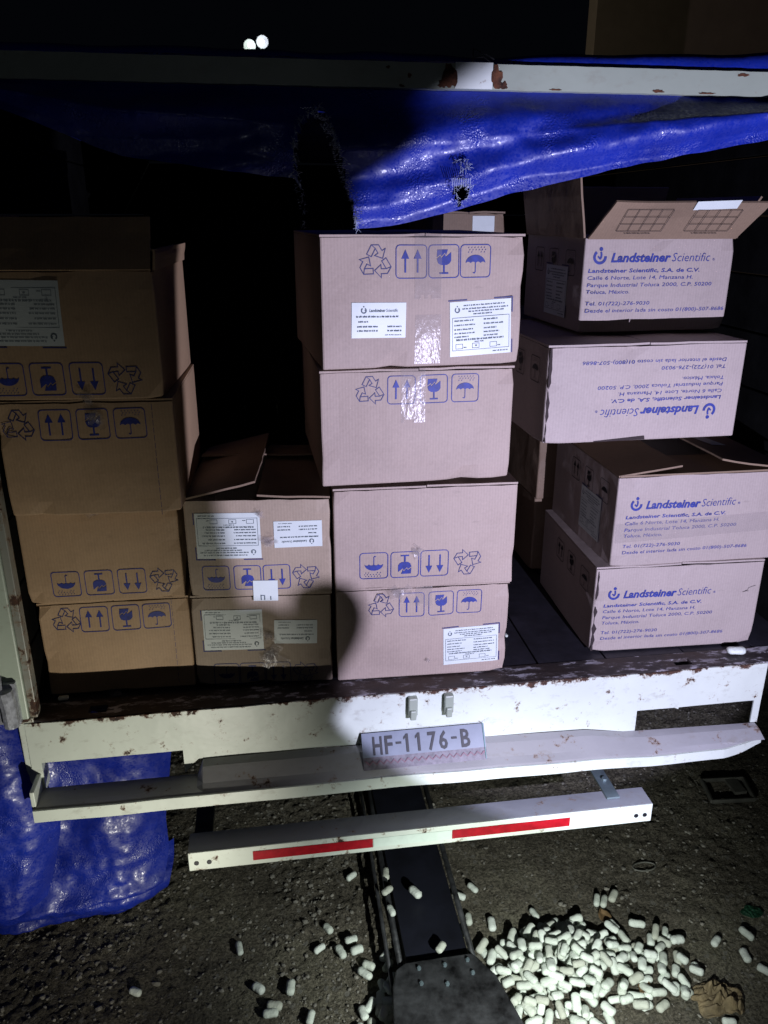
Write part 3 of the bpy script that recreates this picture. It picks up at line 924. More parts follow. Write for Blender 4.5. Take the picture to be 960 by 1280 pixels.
# floor boards
x = XL
k = 0
seams = [-.75, -.52, -.33, -.13, .06, .25, .44, .645, .825, 1.037, 1.23, 1.42]
for a, b_ in zip(seams, seams[1:]):
    box_obj('floor_board', (a + .002, .080, .655 + rnd.uniform(-.002, .002)), (b_ - .002, 3.2, .6895 + rnd.uniform(-.0025, -.0008)), PLANK, truck, .0015)
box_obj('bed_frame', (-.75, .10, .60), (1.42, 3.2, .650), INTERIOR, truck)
# chassis rails, axle stub far under the bed
for a in (.0, .62): box_obj('chassis_rail', (a, .25, .46), (a + .07, 3.2, .598), INTERIOR, truck)
# left corner post and side wall boards
PAINT_POST = painted('post_paint', (0.50, 0.58, 0.48), 0.64)
bm = bmesh.new(); add_box(bm, (-.66, .0, .700), (-.555, .035, 1.96)); bm_obj('corner_post', bm, PAINT_POST, truck, bevel=.003)
bm = bmesh.new(); add_box(bm, (-.5545, .006, .700), (-.538, .036, 1.955)); bm_obj('post_angle', bm, painted('post_inner', (.30, .31, .27), .56), truck, bevel=.002)
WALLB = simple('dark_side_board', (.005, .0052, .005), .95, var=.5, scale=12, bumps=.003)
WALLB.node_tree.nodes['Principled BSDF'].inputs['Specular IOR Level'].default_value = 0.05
z = .700
while z < 1.9:
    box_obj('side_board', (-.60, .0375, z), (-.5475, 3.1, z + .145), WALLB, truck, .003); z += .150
z = .700
while z < 1.9:
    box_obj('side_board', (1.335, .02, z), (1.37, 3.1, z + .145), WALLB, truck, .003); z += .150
box_obj('corner_post', (1.30, .0, .700), (1.40, .019, 1.962), PAINT_POST, truck, .003)
box_obj('headboard', (-.6, 3.12, .69), (1.37, 3.16, 2.0), INTERIOR, truck)
# hinge at the left corner
bm = bmesh.new(); add_tube(bm, [(-.585, -.018, .700), (-.585, -.018, .745), (-.588, -.020, .79)], .017, 10); add_box(bm, (-.62, -.012, .70), (-.568, .001, .80)); add_tube(bm, [(-.60, -.03, .80), (-.598, -.028, .83)], .012, 8)
bm_obj('hinge', bm, simple('scraped_hinge_paint', (.42, .44, .50), .3, .3, var=.5, scale=40, bumps=.004), truck)
# top rear bar with a rusted joint
bm = bmesh.new()
def add_bar_piece(bm, x0, x1, z0, z1, y0, y1, n):
    pv = None
    for k in range(n + 1):
        x = x0 + (x1 - x0) * k / n
        e = noise.noise(Vector((x * 40, 1.7, 0))) * .0012
        vs = [bm.verts.new((x, y0, z0 + e)), bm.verts.new((x, y0, z1 + e * .6)), bm.verts.new((x, y1, z1)), bm.verts.new((x, y1, z0))]
        if pv:
            for q in range(4): bm.faces.new((pv[q], vs[q], vs[(q + 1) % 4], pv[(q + 1) % 4]))
        else: bm.faces.new(vs[::-1])
        pv = vs
    bm.faces.new(pv)
add_bar_piece(bm, -.75, 1.45, 1.9645, 2.0065, 0, .04, 160)
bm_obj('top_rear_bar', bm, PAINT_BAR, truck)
bm = bmesh.new(); add_bar_piece(bm, .368, .438, 1.9655, 2.008, -.0025, -.0004, 12); bm_obj('joint_cover', bm, painted('cover_paint', (.74, .80, .74), .63, 8), truck)
RUST = simple('bar_rust', (.085, .030, .012), .9, var=.8, scale=60, bumps=.004)
def rust_patch(cx, cz, w, h, seed, y=-.0012):
    bm = bmesh.new(); r_ = random.Random(seed); n = 18
    cv = bm.verts.new((cx, y, cz)); ring = []
    for k in range(n):
        a = 2 * PI * k / n; q = .5 * r_.uniform(.55, 1.1)
        zz = min(max(cz + h * q * math.sin(a), 1.966), 2.0055)
        ring.append(bm.verts.new((cx + w * q * math.cos(a), y, zz)))
    for k in range(n): bm.faces.new((cv, ring[k], ring[(k + 1) % n]))
    return bm
for i, (cx, cz, w, h) in enumerate([(.357, 1.985, .030, .05), (.345, 1.972, .020, .016), (.445, 1.985, .022, .05), (.460, 1.972, .016, .018), (.27, 1.968, .012, .006), (.245, 1.997, .008, .006), (.284, 1.985, .008, .01), (.76, 1.969, .03, .007), (.86, 1.967, .04, .005), (.56, 1.967, .03, .004), (.93, 2.000, .03, .006)]):
    bm_obj('rust_patch', rust_patch(cx, cz, w, h, i, -.0012 if i not in (0, 2) else -.0034), RUST, truck)
# bent scrap of wire and plastic above the joint
bm = bmesh.new()
add_tube(bm, [(.40, .0, 2.006), (.40, -.002, 2.030), (.412, 0, 2.026), (.428, .0, 2.020), (.440, 0, 2.014)], .0012, 5)
add_tube(bm, [(.402, .0, 2.016), (.42, .002, 2.018), (.436, 0, 2.008)], .001, 5)
bm_obj('wire_loop', bm, STEEL_DARK, truck)
# under-ride bar with brackets, holes and reflective strips
UB = empty('underride_bar', (0, 0, 0)); UB.parent = truck
x0, x1, yb, z0, z1 = -.223, .874, -.150, .368, .418
bm = bmesh.new()
add_box(bm, (x0, yb, z0), (x1, yb + .004, z1))
bm_obj('bar_front', bm, PAINT, UB, bevel=.0012)
bm = bmesh.new(); add_box(bm, (x0, yb + .0045, z1 - .004), (x1, yb + .062, z1)); add_box(bm, (x1 - .004, yb + .0045, z0), (x1, yb + .062, z1 - .0045)); add_box(bm, (x0, yb + .058, z0 + .005), (x1 - .005, yb + .062, z1 - .0045))
bm_obj('bar_top', bm, PAINT_GREY if False else painted('bar_top_shade_grey', (.27, .28, .31), .66, 10), UB)  # shade of the upward face under low light put into this grey
zc = (z0 + z1) / 2
for a, b_ in ((-.081, .192), (.379, .666)):
    bm = bmesh.new(); n = 12
    for k in range(n):
        xa = a + (b_ - a) * k / n; xb = a + (b_ - a) * (k + 1) / n
        top = zc + .0125; bot = zc - .0125
        vs = [bm.verts.new(v) for v in ((xa, yb - .0012, bot), (xb, yb - .0012, bot), (xb, yb - .0012, top), (xa, yb - .0012, top))]
        bm.faces.new(vs)
    bm_obj('red_reflector', bm, RED, UB)
box_obj('white_reflector', (.1935, yb - .0011, zc - .0125), (.3775, yb - .0003, zc + .0125), SILVERTAPE, UB)
for x in (x0 + .017, x0 + .045, x1 - .040, x1 - .018):
    bm = bmesh.new()
    add_tube(bm, [(x, yb - .0016, zc - .004), (x, yb - .0002, zc - .004)], .0055, 14); bm_obj('bolt_hole', bm, BLACK, UB)
bm = bmesh.new()
for x in (-.185,): add_box(bm, (x - .028, yb + .03, .395), (x + .012, .45, .414))
bm_obj('bar_bracket', bm, STEEL_DARK, UB)
bm = bmesh.new(); add_box(bm, (.770, yb + .03, .4185), (.803, .40, .424)); bm_obj('bar_bracket', bm, GALV, UB, bevel=.001)
bm = bmesh.new(); add_tube(bm, [(.79, -.055, .423), (.79, -.055, .430)], .007, 6); bm_obj('bolt', bm, GALV, UB)

# ------------------------------------------------------------------ blue tarpaulins
def interp(pts, x):
    if x <= pts[0][0]: return pts[0][1]
    for (a, b_), (c_, d_) in zip(pts, pts[1:]):
        if x <= c_: return b_ + (d_ - b_) * (x - a) / (c_ - a)
    return pts[-1][1]
def in_poly(x, z, P):
    r_ = False; n = len(P); j = n - 1
    for i in range(n):
        if (P[i][1] > z) != (P[j][1] > z) and x < (P[j][0] - P[i][0]) * (z - P[i][1]) / (P[j][1] - P[i][1]) + P[i][0]: r_ = not r_
        j = i
    return r_
HOLE1 = [(.072, 1.885), (.090, 1.912), (.120, 1.930), (.135, 1.905), (.140, 1.875), (.155, 1.845), (.163, 1.80), (.176, 1.76), (.184, 1.715), (.186, 1.68), (.080, 1.68), (.086, 1.76), (.074, 1.82), (.068, 1.86)]
HOLE2 = [(.356, 1.799), (.394, 1.801), (.390, 1.783), (.376, 1.764), (.366, 1.780)]
HANG = tag(empty('blue_tarpaulin', (0.3, -.01, 1.97)), 'torn shiny blue tarpaulin hanging in folds from the top bar of the truck', 'tarpaulin')
HANG.location = (0, 0, 0)
botz = [(-.75, 1.945), (-.50, 1.925), (-.416, 1.915), (-.23, 1.845), (-.05, 1.822), (.07, 1.812), (.12, 1.735), (.181, 1.724), (.25, 1.730), (.325, 1.745), (.493, 1.790), (.727, 1.841), (.983, 1.886), (1.2, 1.92), (1.45, 1.95)]
def tarp_y(x, f, z):
    L = 1.968 - interp(botz, x)
    y = -.006 - .030 * math.sin(min(1, f * 1.25) * PI) ** 1.0 * min(1, L / .12)
    y += .016 * math.sin((z - .18 * x) * 60 + 2.4 * noise.noise(Vector((x * 2, z * 3, 0)))) * min(1, f * 3) * (1 if x > -.2 else .5)
    y += .010 * noise.noise(Vector((x * 9, z * 16, 1))) + .004 * noise.noise(Vector((x * 30, z * 40, 4)))
    return .022 + (min(y, -.003) - .034) * min(1, f * 2.2)
bm = bmesh.new(); nx, nz = 330, 44; g = []
for i in range(nx + 1):
    x = -.75 + 2.2 * i / nx; zb = interp(botz, x) + noise.noise(Vector((x * 20, 0, 7))) * .003
    col_ = []
    for j in range(nz + 1):
        f = j / nz; z = 1.972 + (zb - 1.972) * f
        col_.append(bm.verts.new((x, tarp_y(x, f, z) if j else .022, z if j else 1.9635)))
    g.append(col_)
for i in range(nx):
    for j in range(nz):
        q = g[i][j].co
        jx, jz = q.x + noise.noise(q * 60) * .006, q.z + noise.noise(q * 70 + Vector((5, 0, 0))) * .006
        if in_poly(jx, jz, HOLE1) or in_poly(jx, jz, HOLE2): continue
        bm.faces.new((g[i][j], g[i + 1][j], g[i + 1][j + 1], g[i][j + 1]))
bm_obj('tarp_sheet', bm, TARP, HANG, smooth=True)
# frayed threads round the tears
bm = bmesh.new(); r_ = random.Random(5)
def fray(P, n, ln, rad, inward):
    cx = sum(p[0] for p in P) / len(P); cz = sum(p[1] for p in P) / len(P)
    for _ in range(n):
        k = r_.randrange(len(P)); a, b_ = P[k], P[(k + 1) % len(P)]; t = r_.random()
        x, z = a[0] + (b_[0] - a[0]) * t, a[1] + (b_[1] - a[1]) * t
        if z < 1.72: continue
        ang = math.atan2(cz - z, cx - x) + r_.uniform(-1.2, 1.2) + (0 if r_.random() < inward else PI)
        l = ln * r_.uniform(.3, 1)
        y = tarp_y(x, .5, z) - .004
        pts = [(x, y, z), (x + math.cos(ang) * l * .5, y - r_.uniform(-.002, .004), z + math.sin(ang) * l * .5), (x + math.cos(ang) * l, y + r_.uniform(-.004, .006), z + math.sin(ang) * l - .002)]
        add_tube(bm, pts, rad, 3, False)
fray(HOLE1, 300, .012, .0004, .6); fray(HOLE2, 60, .009, .0004, .7); fray([(.365, 1.842), (.385, 1.845), (.387, 1.83), (.372, 1.826)], 50, .010, .0004, .6)
for path, wd, step in (([(.095, 1.925), (.125, 1.905), (.150, 1.845), (.172, 1.79), (.186, 1.728)], .020, .0034), ([(.070, 1.86), (.068, 1.82), (.076, 1.77), (.084, 1.728)], .004, .005)):
    for (xa, za), (xb, zb_) in zip(path, path[1:]):
        n_ = max(1, int(math.hypot(xb - xa, zb_ - za) / step))
        for q in range(n_):
            x = xa + (xb - xa) * q / n_; z = za + (zb_ - za) * q / n_
            for w_ in range(max(1, int(wd / .005))):
                if r_.random() < .3: continue
                xx = x - wd / 2 + .005 * w_ + r_.uniform(-.001, .001)
                y = tarp_y(xx, .5, z) - .006
                add_tube(bm, [(xx, y, z), (xx + .0034, y - .001, z + r_.uniform(-.0012, .0012))], .0007, 3, False)
for k in range(11):  # vertical warp threads left across the second tear
    x = .352 + .0035 * k
    add_tube(bm, [(x, tarp_y(x, .5, 1.80) - .004, 1.812), (x + .002, tarp_y(x, .5, 1.80) - .003, 1.797)], .0006, 3, False)
bm_obj('frayed_threads', bm, FRAY, HANG)['kind'] = 'stuff'
# roof sheet and roll above the bar
bm = bmesh.new(); g = []
for i in range(61):
    x = -.75 + 2.2 * i / 60
    hgt = .012 + .030 * max(0, min(1, (x - .55) / .6)) + .008 * noise.noise(Vector((x * 6, 1, 1)))
    prof = [(.010, 2.010), (.012, 2.010 + hgt * .5), (.03, 2.012 + hgt), (.08, 2.018 + hgt), (.2, 2.01 + .3 * hgt), (1.0, 2.012), (2.0, 2.01), (3.15, 2.01)]
    g.append([bm.verts.new((x, y, z + .004 * noise.noise(Vector((x * 10, y * 10, 0))) - (.05 * math.sin(PI * min(1, y / 3.15)) if y > .5 else 0))) for y, z in prof])
for a, b_ in zip(g, g[1:]):
    for k in range(len(a) - 1): bm.faces.new((a[k], b_[k], b_[k + 1], a[k + 1]))
bm_obj('roof_sheet', bm, TARP, HANG, smooth=True)

# lower-left tarpaulin, hanging beside and behind the bumper to the ground
LT = tag(empty('blue_tarpaulin', (-.55, .08, 0)), 'crumpled blue tarpaulin bundle hanging to the ground under the left end of the bumper', 'tarpaulin')
LT.location = (0, 0, 0)
def fold_sheet(name, xl, xr, rows, nx, seed, amp):
    """rows: (y, z, xr shift) control polyline from top to bottom, resampled"""
    bm = bmesh.new(); g = []; n = 90
    ts = [k / n * (len(rows) - 1) for k in range(n + 1)]
    def cr(t):
        i = min(int(t), len(rows) - 2); f = t - i
        P = [Vector(rows[max(i - 1, 0)]), Vector(rows[i]), Vector(rows[i + 1]), Vector(rows[min(i + 2, len(rows) - 1)])]
        return .5 * ((2 * P[1]) + (-P[0] + P[2]) * f + (2 * P[0] - 5 * P[1] + 4 * P[2] - P[3]) * f * f + (-P[0] + 3 * P[1] - 3 * P[2] + P[3]) * f ** 3)
    for t in ts:
        c_ = cr(t); row = []
        for i in range(nx + 1):
            u = i / nx; x = xl + (xr + c_.z - xl) * u
            q = Vector((x * 5, c_.y * 5, seed))
            a = 1.7 * amp * min(1, 4 * (1 - u) + .25)
            y = c_.x + a * (noise.noise(q) + .5 * noise.noise(q * 2.3)) + .006 * noise.noise(q * 7) + .003 * noise.noise(q * 16)
            y += .06 * max(0, (u - .86) / .14) ** 2
            z = c_.y + .012 * noise.noise(Vector((x * 4, t, seed + 3))) * (1 if t > .5 else 0) + .02 * (1 - u) * 0
            z += .0
            row.append(bm.verts.new((x, y, max(z, .006 + .004 * u))))
        g.append(row)
    for a, b_ in zip(g, g[1:]):
        for k in range(nx): bm.faces.new((a[k], a[k + 1], b_[k + 1], b_[k]))
    return bm_obj(name, bm, TARP, LT, smooth=True)
fold_sheet('tarp_sheet', -1.25, -.285, [(.07, .655, .02), (.065, .58, .02), (.06, .45, .0), (.045, .32, -.02), (.03, .23, -.02), (-.01, .16, -.035), (.01, .145, -.04), (.04, .15, -.06)], 110, 2, .022)
fold_sheet('tarp_fold', -1.25, -.300, [(.09, .20, .0), (.045, .165, .0), (.01, .13, -.01), (.035, .09, -.03), (.08, .065, -.045), (.07, .035, -.07), (.105, .010, -.10), (.16, .007, -.10)], 110, 5, .016)
fold_sheet('tarp_side', -1.10, -.585, [(-.02, .70, .0), (-.025, .60, .012), (-.03, .52, .03), (-.03, .40, .05), (-.04, .30, .03), (-.06, .20, .0)], 60, 8, .014)

# ------------------------------------------------------------------ ground
def axis(lo, hi, step, far):
    a = [lo + step * k for k in range(int((hi - lo) / step) + 1)]
    s = step; x = a[-1]
    while x < far: s *= 1.35; x += s; a.append(x)
    s = step; x = a[0]; b_ = []
    while x > -far: s *= 1.35; x -= s; b_.append(x)
    return b_[::-1] + a
gx, gy = axis(-1.0, 1.8, .008, 60), axis(-.75, 1.3, .008, 60)
def gz(x, y):
    near = max(0, 1 - max(0, max(abs(x - .4) - 1.4, abs(y - .25) - 1.0)) / 2)
    if near <= 0: return 0.0
    a = noise.noise(Vector((x * 3, y * 3, 0))) * .010
    b_ = noise.noise(Vector((x * 14, y * 14, 2))) * .006
    g_ = noise.noise(Vector((x * 2.2, y * 2.2, 9)))
    c_ = abs(noise.noise(Vector((x * 45, y * 45, 4)))) * (.013 if g_ < .1 else .007)
    d_ = noise.noise(Vector((x * 90, y * 90, 6))) * .004
    return (a + b_ + c_ + d_) * near - .012
verts = [(x, y, gz(x, y)) for y in gy for x in gx]
W_ = len(gx)
faces = [(j * W_ + i, j * W_ + i + 1, (j + 1) * W_ + i + 1, (j + 1) * W_ + i) for j in range(len(gy) - 1) for i in range(W_ - 1)]
gr = mesh_obj('ground', verts, faces, GROUND, smooth=True); gr['kind'] = 'structure'
# pebbles
r_ = random.Random(11)
_ib = bmesh.new(); bmesh.ops.create_icosphere(_ib, subdivisions=1, radius=1); _ib.verts.ensure_lookup_table()
ICO_V = [v.co.copy() for v in _ib.verts]; ICO_F = [tuple(v.index for v in f.verts) for f in _ib.faces]; _ib.free()
PV, PF = [], []
def pebble(x, y, s):
    a = r_.uniform(0, 6.28); ca, sa = math.cos(a), math.sin(a)
    sx, sy, sz = s * r_.uniform(.7, 1.3), s * r_.uniform(.6, 1.1), s * r_.uniform(.4, .75)
    z = gz(x, y) + sz * .25; b0 = len(PV)
    for v in ICO_V:
        k = r_.uniform(.8, 1.2); vx, vy = v.x * sx * k, v.y * sy * k
        PV.append((x + vx * ca - vy * sa, y + vx * sa + vy * ca, z + v.z * sz * k))
    PF.extend((i + b0, j + b0, k + b0) for i, j, k in ICO_F)
for _ in range(20000):
    x, y = r_.uniform(-.95, 1.75), r_.uniform(-.55, 1.1)
    g_ = noise.noise(Vector((x * 2.2, y * 2.2, 9)))
    left = x < .15
    if r_.random() > (.9 if left else .35) * (1 if g_ < .15 else .35): continue
    pebble(x, y, r_.choice((.0014, .0018, .002, .0025, .003, .004, .006)) * r_.uniform(.8, 1.2))
for _ in range(60):
    pebble(r_.uniform(-.9, 1.7), r_.uniform(-.4, .9), r_.uniform(.006, .010))
pb_o = mesh_obj('gravel', PV, PF, STONE); pb_o['kind'] = 'stuff'
tag(pb_o, 'loose grey gravel strewn over the dark earth', 'gravel')

# ------------------------------------------------------------------ steel drawbar on the ground
DB = tag(empty('drawbar', (.35, .1, 0)), 'black steel drawbar with side rails and bolted end plate on the ground under the truck', 'drawbar')
DB.location = (0, 0, 0)
box_obj('channel_bed', (.270, -.20, .020), (.425, .95, .040), RUBBER, DB, .002)
for x in (.252, .432):
    bm = bmesh.new(); add_tube(bm, [(x + .008, .95, .052), (x + .004, .3, .050), (x, -.22, .048)], .0075, 8); bm_obj('side_rail', bm, STEEL_DARK, DB, smooth=True)
bm = bmesh.new(); add_tube(bm, [(.230, .95, .045), (.232, .3, .045), (.225, -.30, .040)], .005, 8); bm_obj('side_rail', bm, STEEL_DARK, DB, smooth=True)
bm = bmesh.new()
out = [(.238, -.215), (.262, -.200), (.428, -.196), (.470, -.262), (.500, -.40), (.490, -.70), (.215, -.70), (.205, -.40), (.222, -.262)]
lo_ = [bm.verts.new((x, y, .030)) for x, y in out]; hi_ = [bm.verts.new((x, y, .066)) for x, y in out]
bm.faces.new(lo_[::-1]); bm.faces.new(hi_)
for k in range(len(out)): bm.faces.new((lo_[k], lo_[(k + 1) % len(out)], hi_[(k + 1) % len(out)], hi_[k]))
bm_obj('end_plate', bm, STEEL_DARK, DB, bevel=.003)
for x, y in ((.292, -.222), (.355, -.222), (.412, -.216), (.290, -.262), (.350, -.272), (.416, -.252)):
    bm = bmesh.new(); add_tube(bm, [(x, y, .0662), (x, y, .0715)], .0052, 6); add_tube(bm, [(x, y, .0716), (x, y, .0745)], .0028, 8)
    bm_obj('bolt', bm, GALV, DB)

# ------------------------------------------------------------------ packing peanuts
def peanut_mesh(seed):
    r_ = random.Random(seed); bm = bmesh.new()
    res = bmesh.ops.create_uvsphere(bm, u_segments=12, v_segments=8, radius=1)
    L, R_ = .0185 * r_.uniform(.92, 1.08), .0100 * r_.uniform(.92, 1.1)
    bend = r_.uniform(-.12, .12)
    for v in res['verts']:
        x, y, z = v.co.z, v.co.y, v.co.x
        q = abs(x) ** 1.0
        rr_ = max((1 - abs(x) ** 4.5), 0) ** (1 / 2.6)
        n = math.hypot(y, z)
        if n > 1e-6: y, z = y / n * rr_, z / n * rr_
        k = 1 - .06 * math.cos(x * 3) + .16 * noise.noise(Vector((x * 2.2 + seed, y * 2, z * 2)))
        v.co = Vector((x * L, y * R_ * k + bend * (x * x) * R_, z * R_ * k * .94))
    me = bpy.data.meshes.new('packing_peanut'); bm.to_mesh(me); bm.free()
    me.materials.append(FOAM); me.polygons.foreach_set('use_smooth', [True] * len(me.polygons))
    return me
PM = [peanut_mesh(k) for k in range(14)]
def peanut(x, y, z, rz, tilt, label, group, scale=1.0, roll=0):
    o = bpy.data.objects.new('packing_peanut', rnd.choice(PM)); COL.objects.link(o)
    o.location = (x, y, z); o.rotation_euler = (roll, tilt, rz); o.scale = (scale * rnd.uniform(.85, 1.15), scale * rnd.uniform(.88, 1.12), scale * rnd.uniform(.85, 1.05))
    tag(o, label, 'packing peanut', group); return o
ct = math.tan
def px_to_ground(px, py, z=0.0):
    """a surveyed spot on the ground, from its place in the photograph (used once to fix world positions)"""
    d = cam_fw + cam_rt * ((px - 480) / 1000) - cam_up * ((py - 640) / 1000)
    t = (z - 1.75) / d.z
    return 0 + d.x * t, -1.6 + d.y * t
mw = cam.matrix_world
cam_rt, cam_up, cam_fw = mw.col[0].to_3d(), mw.col[1].to_3d(), -mw.col[2].to_3d()
HG = 'scattered white packing peanuts'
lone = [ # px, py, direction in the picture (degrees, anticlockwise from right), z, label
    (169, 1237, -20, 0, 'farthest left white packing peanut lying alone on the dark ground'),
    (299, 1181, 100, 0, 'upright-lying white peanut alone on gravel below the left end of the red striped bar'),
    (323, 1231, -35, 0, 'white peanut beside the pair lying left of the black plate'),
    (363, 1232, 85, 0, 'white peanut standing lengthwise right of the close pair at bottom left'),
    (343, 1255, -8, 0, 'upper one of two touching white peanuts at bottom left'),
    (338, 1264, 8, 0, 'lower one of two touching white peanuts at bottom left'),
    (388, 1270, 75, 0, 'white peanut at the bottom edge left of the black plate'),
    (399, 1183, 35, 0, 'white peanut at left of the small group by the drawbar, lower of two'),
    (410, 1159, -50, 0, 'white peanut just above the small group left of the drawbar'),
    (439, 1094, 40, 0, 'single white peanut close under the first red reflector'),
    (591, 1107, -40, 0, 'single white peanut right of the drawbar under the second red reflector'),
    (439, 1176, 15, 0, 'upper of two touching white peanuts in the small left group'),
    (446, 1187, 20, 0.004, 'lower of two touching white peanuts in the small left group'),
    (426, 1190, -55, 0, 'tilted white peanut at the middle of the small left group'),
    (456, 1218, -35, 0, 'white peanut leaning toward the drawbar, lower left'),
    (461, 1207, -20, 0, 'white peanut just above another beside the drawbar'),
    (481, 1193, 50, 0, 'white peanut against the left drawbar rail'),
    (484, 1113, 40, .052, 'white peanut resting on the left rail of the drawbar'),
    (489, 1138, -60, .050, 'white peanut wedged under the left drawbar rail'),
    (519, 1115, -45, .052, 'white peanut lying near the top of the black drawbar channel'),
    (551, 1184, 55, .052, 'white peanut lying low in the black drawbar channel'),
    (482, 1092, 95, .040, 'half hidden white peanut between the drawbar rails near the bumper bar'),
    (574, 1116, -20, 0, 'white peanut touching the right drawbar rail, uppermost'),
    (586, 1145, -80, 0, 'white peanut right of the drawbar rail, second down'),
    (615, 1151, 100, 0, 'white peanut standing alone left of the big heap'),
    (577, 1163, 100, .02, 'white peanut caught inside the right rail of the drawbar'),
    (746, 1124, 85, 0, 'left one of three parallel white peanuts above the heap'),
    (755, 1125, 80, 0, 'middle one of three parallel white peanuts above the heap'),
    (767, 1117, 65, 0, 'right one of three parallel white peanuts above the heap'),
    (796, 1155, -5, 0, 'white peanut lying level right of the dry leaf'),
    (895, 1176, 55, 0, 'lone white peanut right of the heap'),
    (933, 1168, -40, 0, 'white peanut below the green scrap at right'),
    (932, 1193, -60, 0, 'second white peanut below the green scrap at right'),
    (955, 1210, -25, 0, 'white peanut cut by the right edge of the picture'),
    (912, 1276, -5, 0, 'white peanut under the crumpled brown paper at the bottom right'),
    (668, 1139, -55, 0, 'white peanut at the upper left fringe of the heap'),
    (697, 1153, -50, 0, 'white peanut at the upper middle fringe of the heap'),
    (714, 1153, -40, 0, 'white peanut right of its twin at the upper fringe of the heap'),
]
def world_dir(px, py, deg, z):
    a = math.radians(deg)
    p0 = px_to_ground(px, py, z); p1 = px_to_ground(px + 6 * math.cos(a), py - 6 * math.sin(a), z)
    return p0, math.atan2(p1[1] - p0[1], p1[0] - p0[0])
for px, py, dg_, z, lab in lone:
    zz = z + .011 if z else .006
    (x, y), rz = world_dir(px, py, dg_, zz)
    peanut(x, y, zz if z else gz(x, y) + .0105, rz, rnd.uniform(-.06, .06), lab, HG)
# the heap right of the black plate
r_ = random.Random(21); placed = []
def heap_ok(px, py):
    P = [(600, 1178), (622, 1190), (640, 1165), (655, 1150), (690, 1155), (720, 1150), (745, 1165), (770, 1140), (780, 1165), (795, 1178), (815, 1158), (840, 1150), (852, 1190), (866, 1198), (876, 1215), (860, 1228), (872, 1245), (845, 1240), (840, 1278), (825, 1250), (800, 1262), (780, 1255), (760, 1275), (735, 1290), (700, 1262), (690, 1290), (640, 1262), (630, 1230)]
    return in_poly(px, py, P)
n = 0; tries = 0
while n < 222 and tries < 20000:
    tries += 1
    px, py = r_.uniform(598, 880), r_.uniform(1140, 1292)
    if not heap_ok(px, py): continue
    core = math.exp(-(((px - 700) / 60) ** 2 + ((py - 1205) / 38) ** 2))
    if r_.random() > .30 + core: continue
    x, y = px_to_ground(px, py, .01)
    z = gz(x, y) + .0105
    near = [q for q in placed if (q[0] - x) ** 2 + (q[1] - y) ** 2 < .026 ** 2]
    if near:
        top = max(q[2] for q in near)
        cap = .012 + .058 * core
        z = max(z, top + .011)
        if z > gz(x, y) + .0105 + cap: continue
    elif False: pass
    placed.append((x, y, z)); n += 1
    peanut(x, y, z, r_.uniform(0, PI), r_.uniform(-.45, .45) if near else r_.uniform(-.08, .08), 'white foam packing peanut in the spilled heap right of the black plate', 'heap of white packing peanuts beside the black plate')
# cluster left of the plate
for px, py, dg_, k in [(489, 1222, 60, 0), (478, 1230, 110, 0), (486, 1237, -60, 1), (463, 1252, 60, 0), (454, 1262, 110, 0), (474, 1255, 90, 0), (486, 1246, 0, 0), (487, 1258, 0, 0), (488, 1270, 35, 0), (464, 1276, 80, 0), (480, 1268, 70, 1), (485, 1205, 60, 0), (475, 1243, 80, 0), (484, 1283, 30, 0), (448, 1284, 50, 0)]:
    (x, y), rz = world_dir(px, py, dg_, .01)
    peanut(x, y, gz(x, y) + .011 + k * .014, rz, rnd.uniform(-.1, .1), 'white foam packing peanut in the small cluster against the left side of the black plate', 'cluster of peanuts left of the black plate')
(x, y) = px_to_ground(937, 824, .70)
peanut(1.163, .050, .701, -.15, .02, 'larger white foam peanut resting on the right end of the bed sill', HG, 1.15)
peanut(.600, .215, .700, 1.7, .02, 'tiny white foam scrap on the dark floor boards beside the centre stack', HG, .42)
peanut(-.50, .082, .697, .1, .0, 'small white foam scrap by the foot of the left stack', HG, .6)

# ------------------------------------------------------------------ litter on the ground
def leaf(name, px, py, L, Wd, rz, mat, label, cat, curl=.006):
    x, y = px_to_ground(px, py, .01); bm = bmesh.new(); n = 10; rows = []
    for i in range(n + 1):
        t = i / n; w_ = Wd * math.sin(PI * t ** .85) * .5 + .0008
        row = []
        for j in range(-2, 3):
            row.append(bm.verts.new(((t - .5) * L, w_ * j / 2, curl * (abs(j) / 2) ** 2 + .004 * noise.noise(Vector((t * 5, j, px))))))
        rows.append(row)
    for a, b_ in zip(rows, rows[1:]):
        for k in range(4): bm.faces.new((a[k], b_[k], b_[k + 1], a[k + 1]))
    o = bm_obj(name, bm, mat, smooth=True); o.modifiers.new('t', 'SOLIDIFY').thickness = .0006
    o.location = (x, y, gz(x, y) + .008); o.rotation_euler = (0, 0, rz)
    return tag(o, label, cat)
leaf('dry_leaf', 756, 1143, .055, .032, 1.6, LEAF, 'curled brown dry leaf lying just above the peanut heap', 'leaf', .008)
leaf('dry_leaf', 660, 1222, .05, .016, 2.0, LEAF, 'narrow dry leaf stuck among the peanuts near the black plate', 'leaf').location.z += .012
leaf('dry_leaf', 806, 1235, .04, .028, .6, LEAF, 'small broad brown leaf in the right part of the peanut heap', 'leaf').location.z += .006
x, y = px_to_ground(740, 1160, .01); bm = bmesh.new()
add_tube(bm, [(x + .045 * math.cos(a) * 1.1, y + .035 * math.sin(a), gz(x, y) + .012 + .004 * math.sin(3 * a)) for a in [2.2 + k * .38 for k in range(12)]], .0016, 6)
tag(bm_obj('wire_ring', bm, STEEL_DARK, smooth=True), 'thin dark ring of wire round the dry leaf above the heap', 'wire')
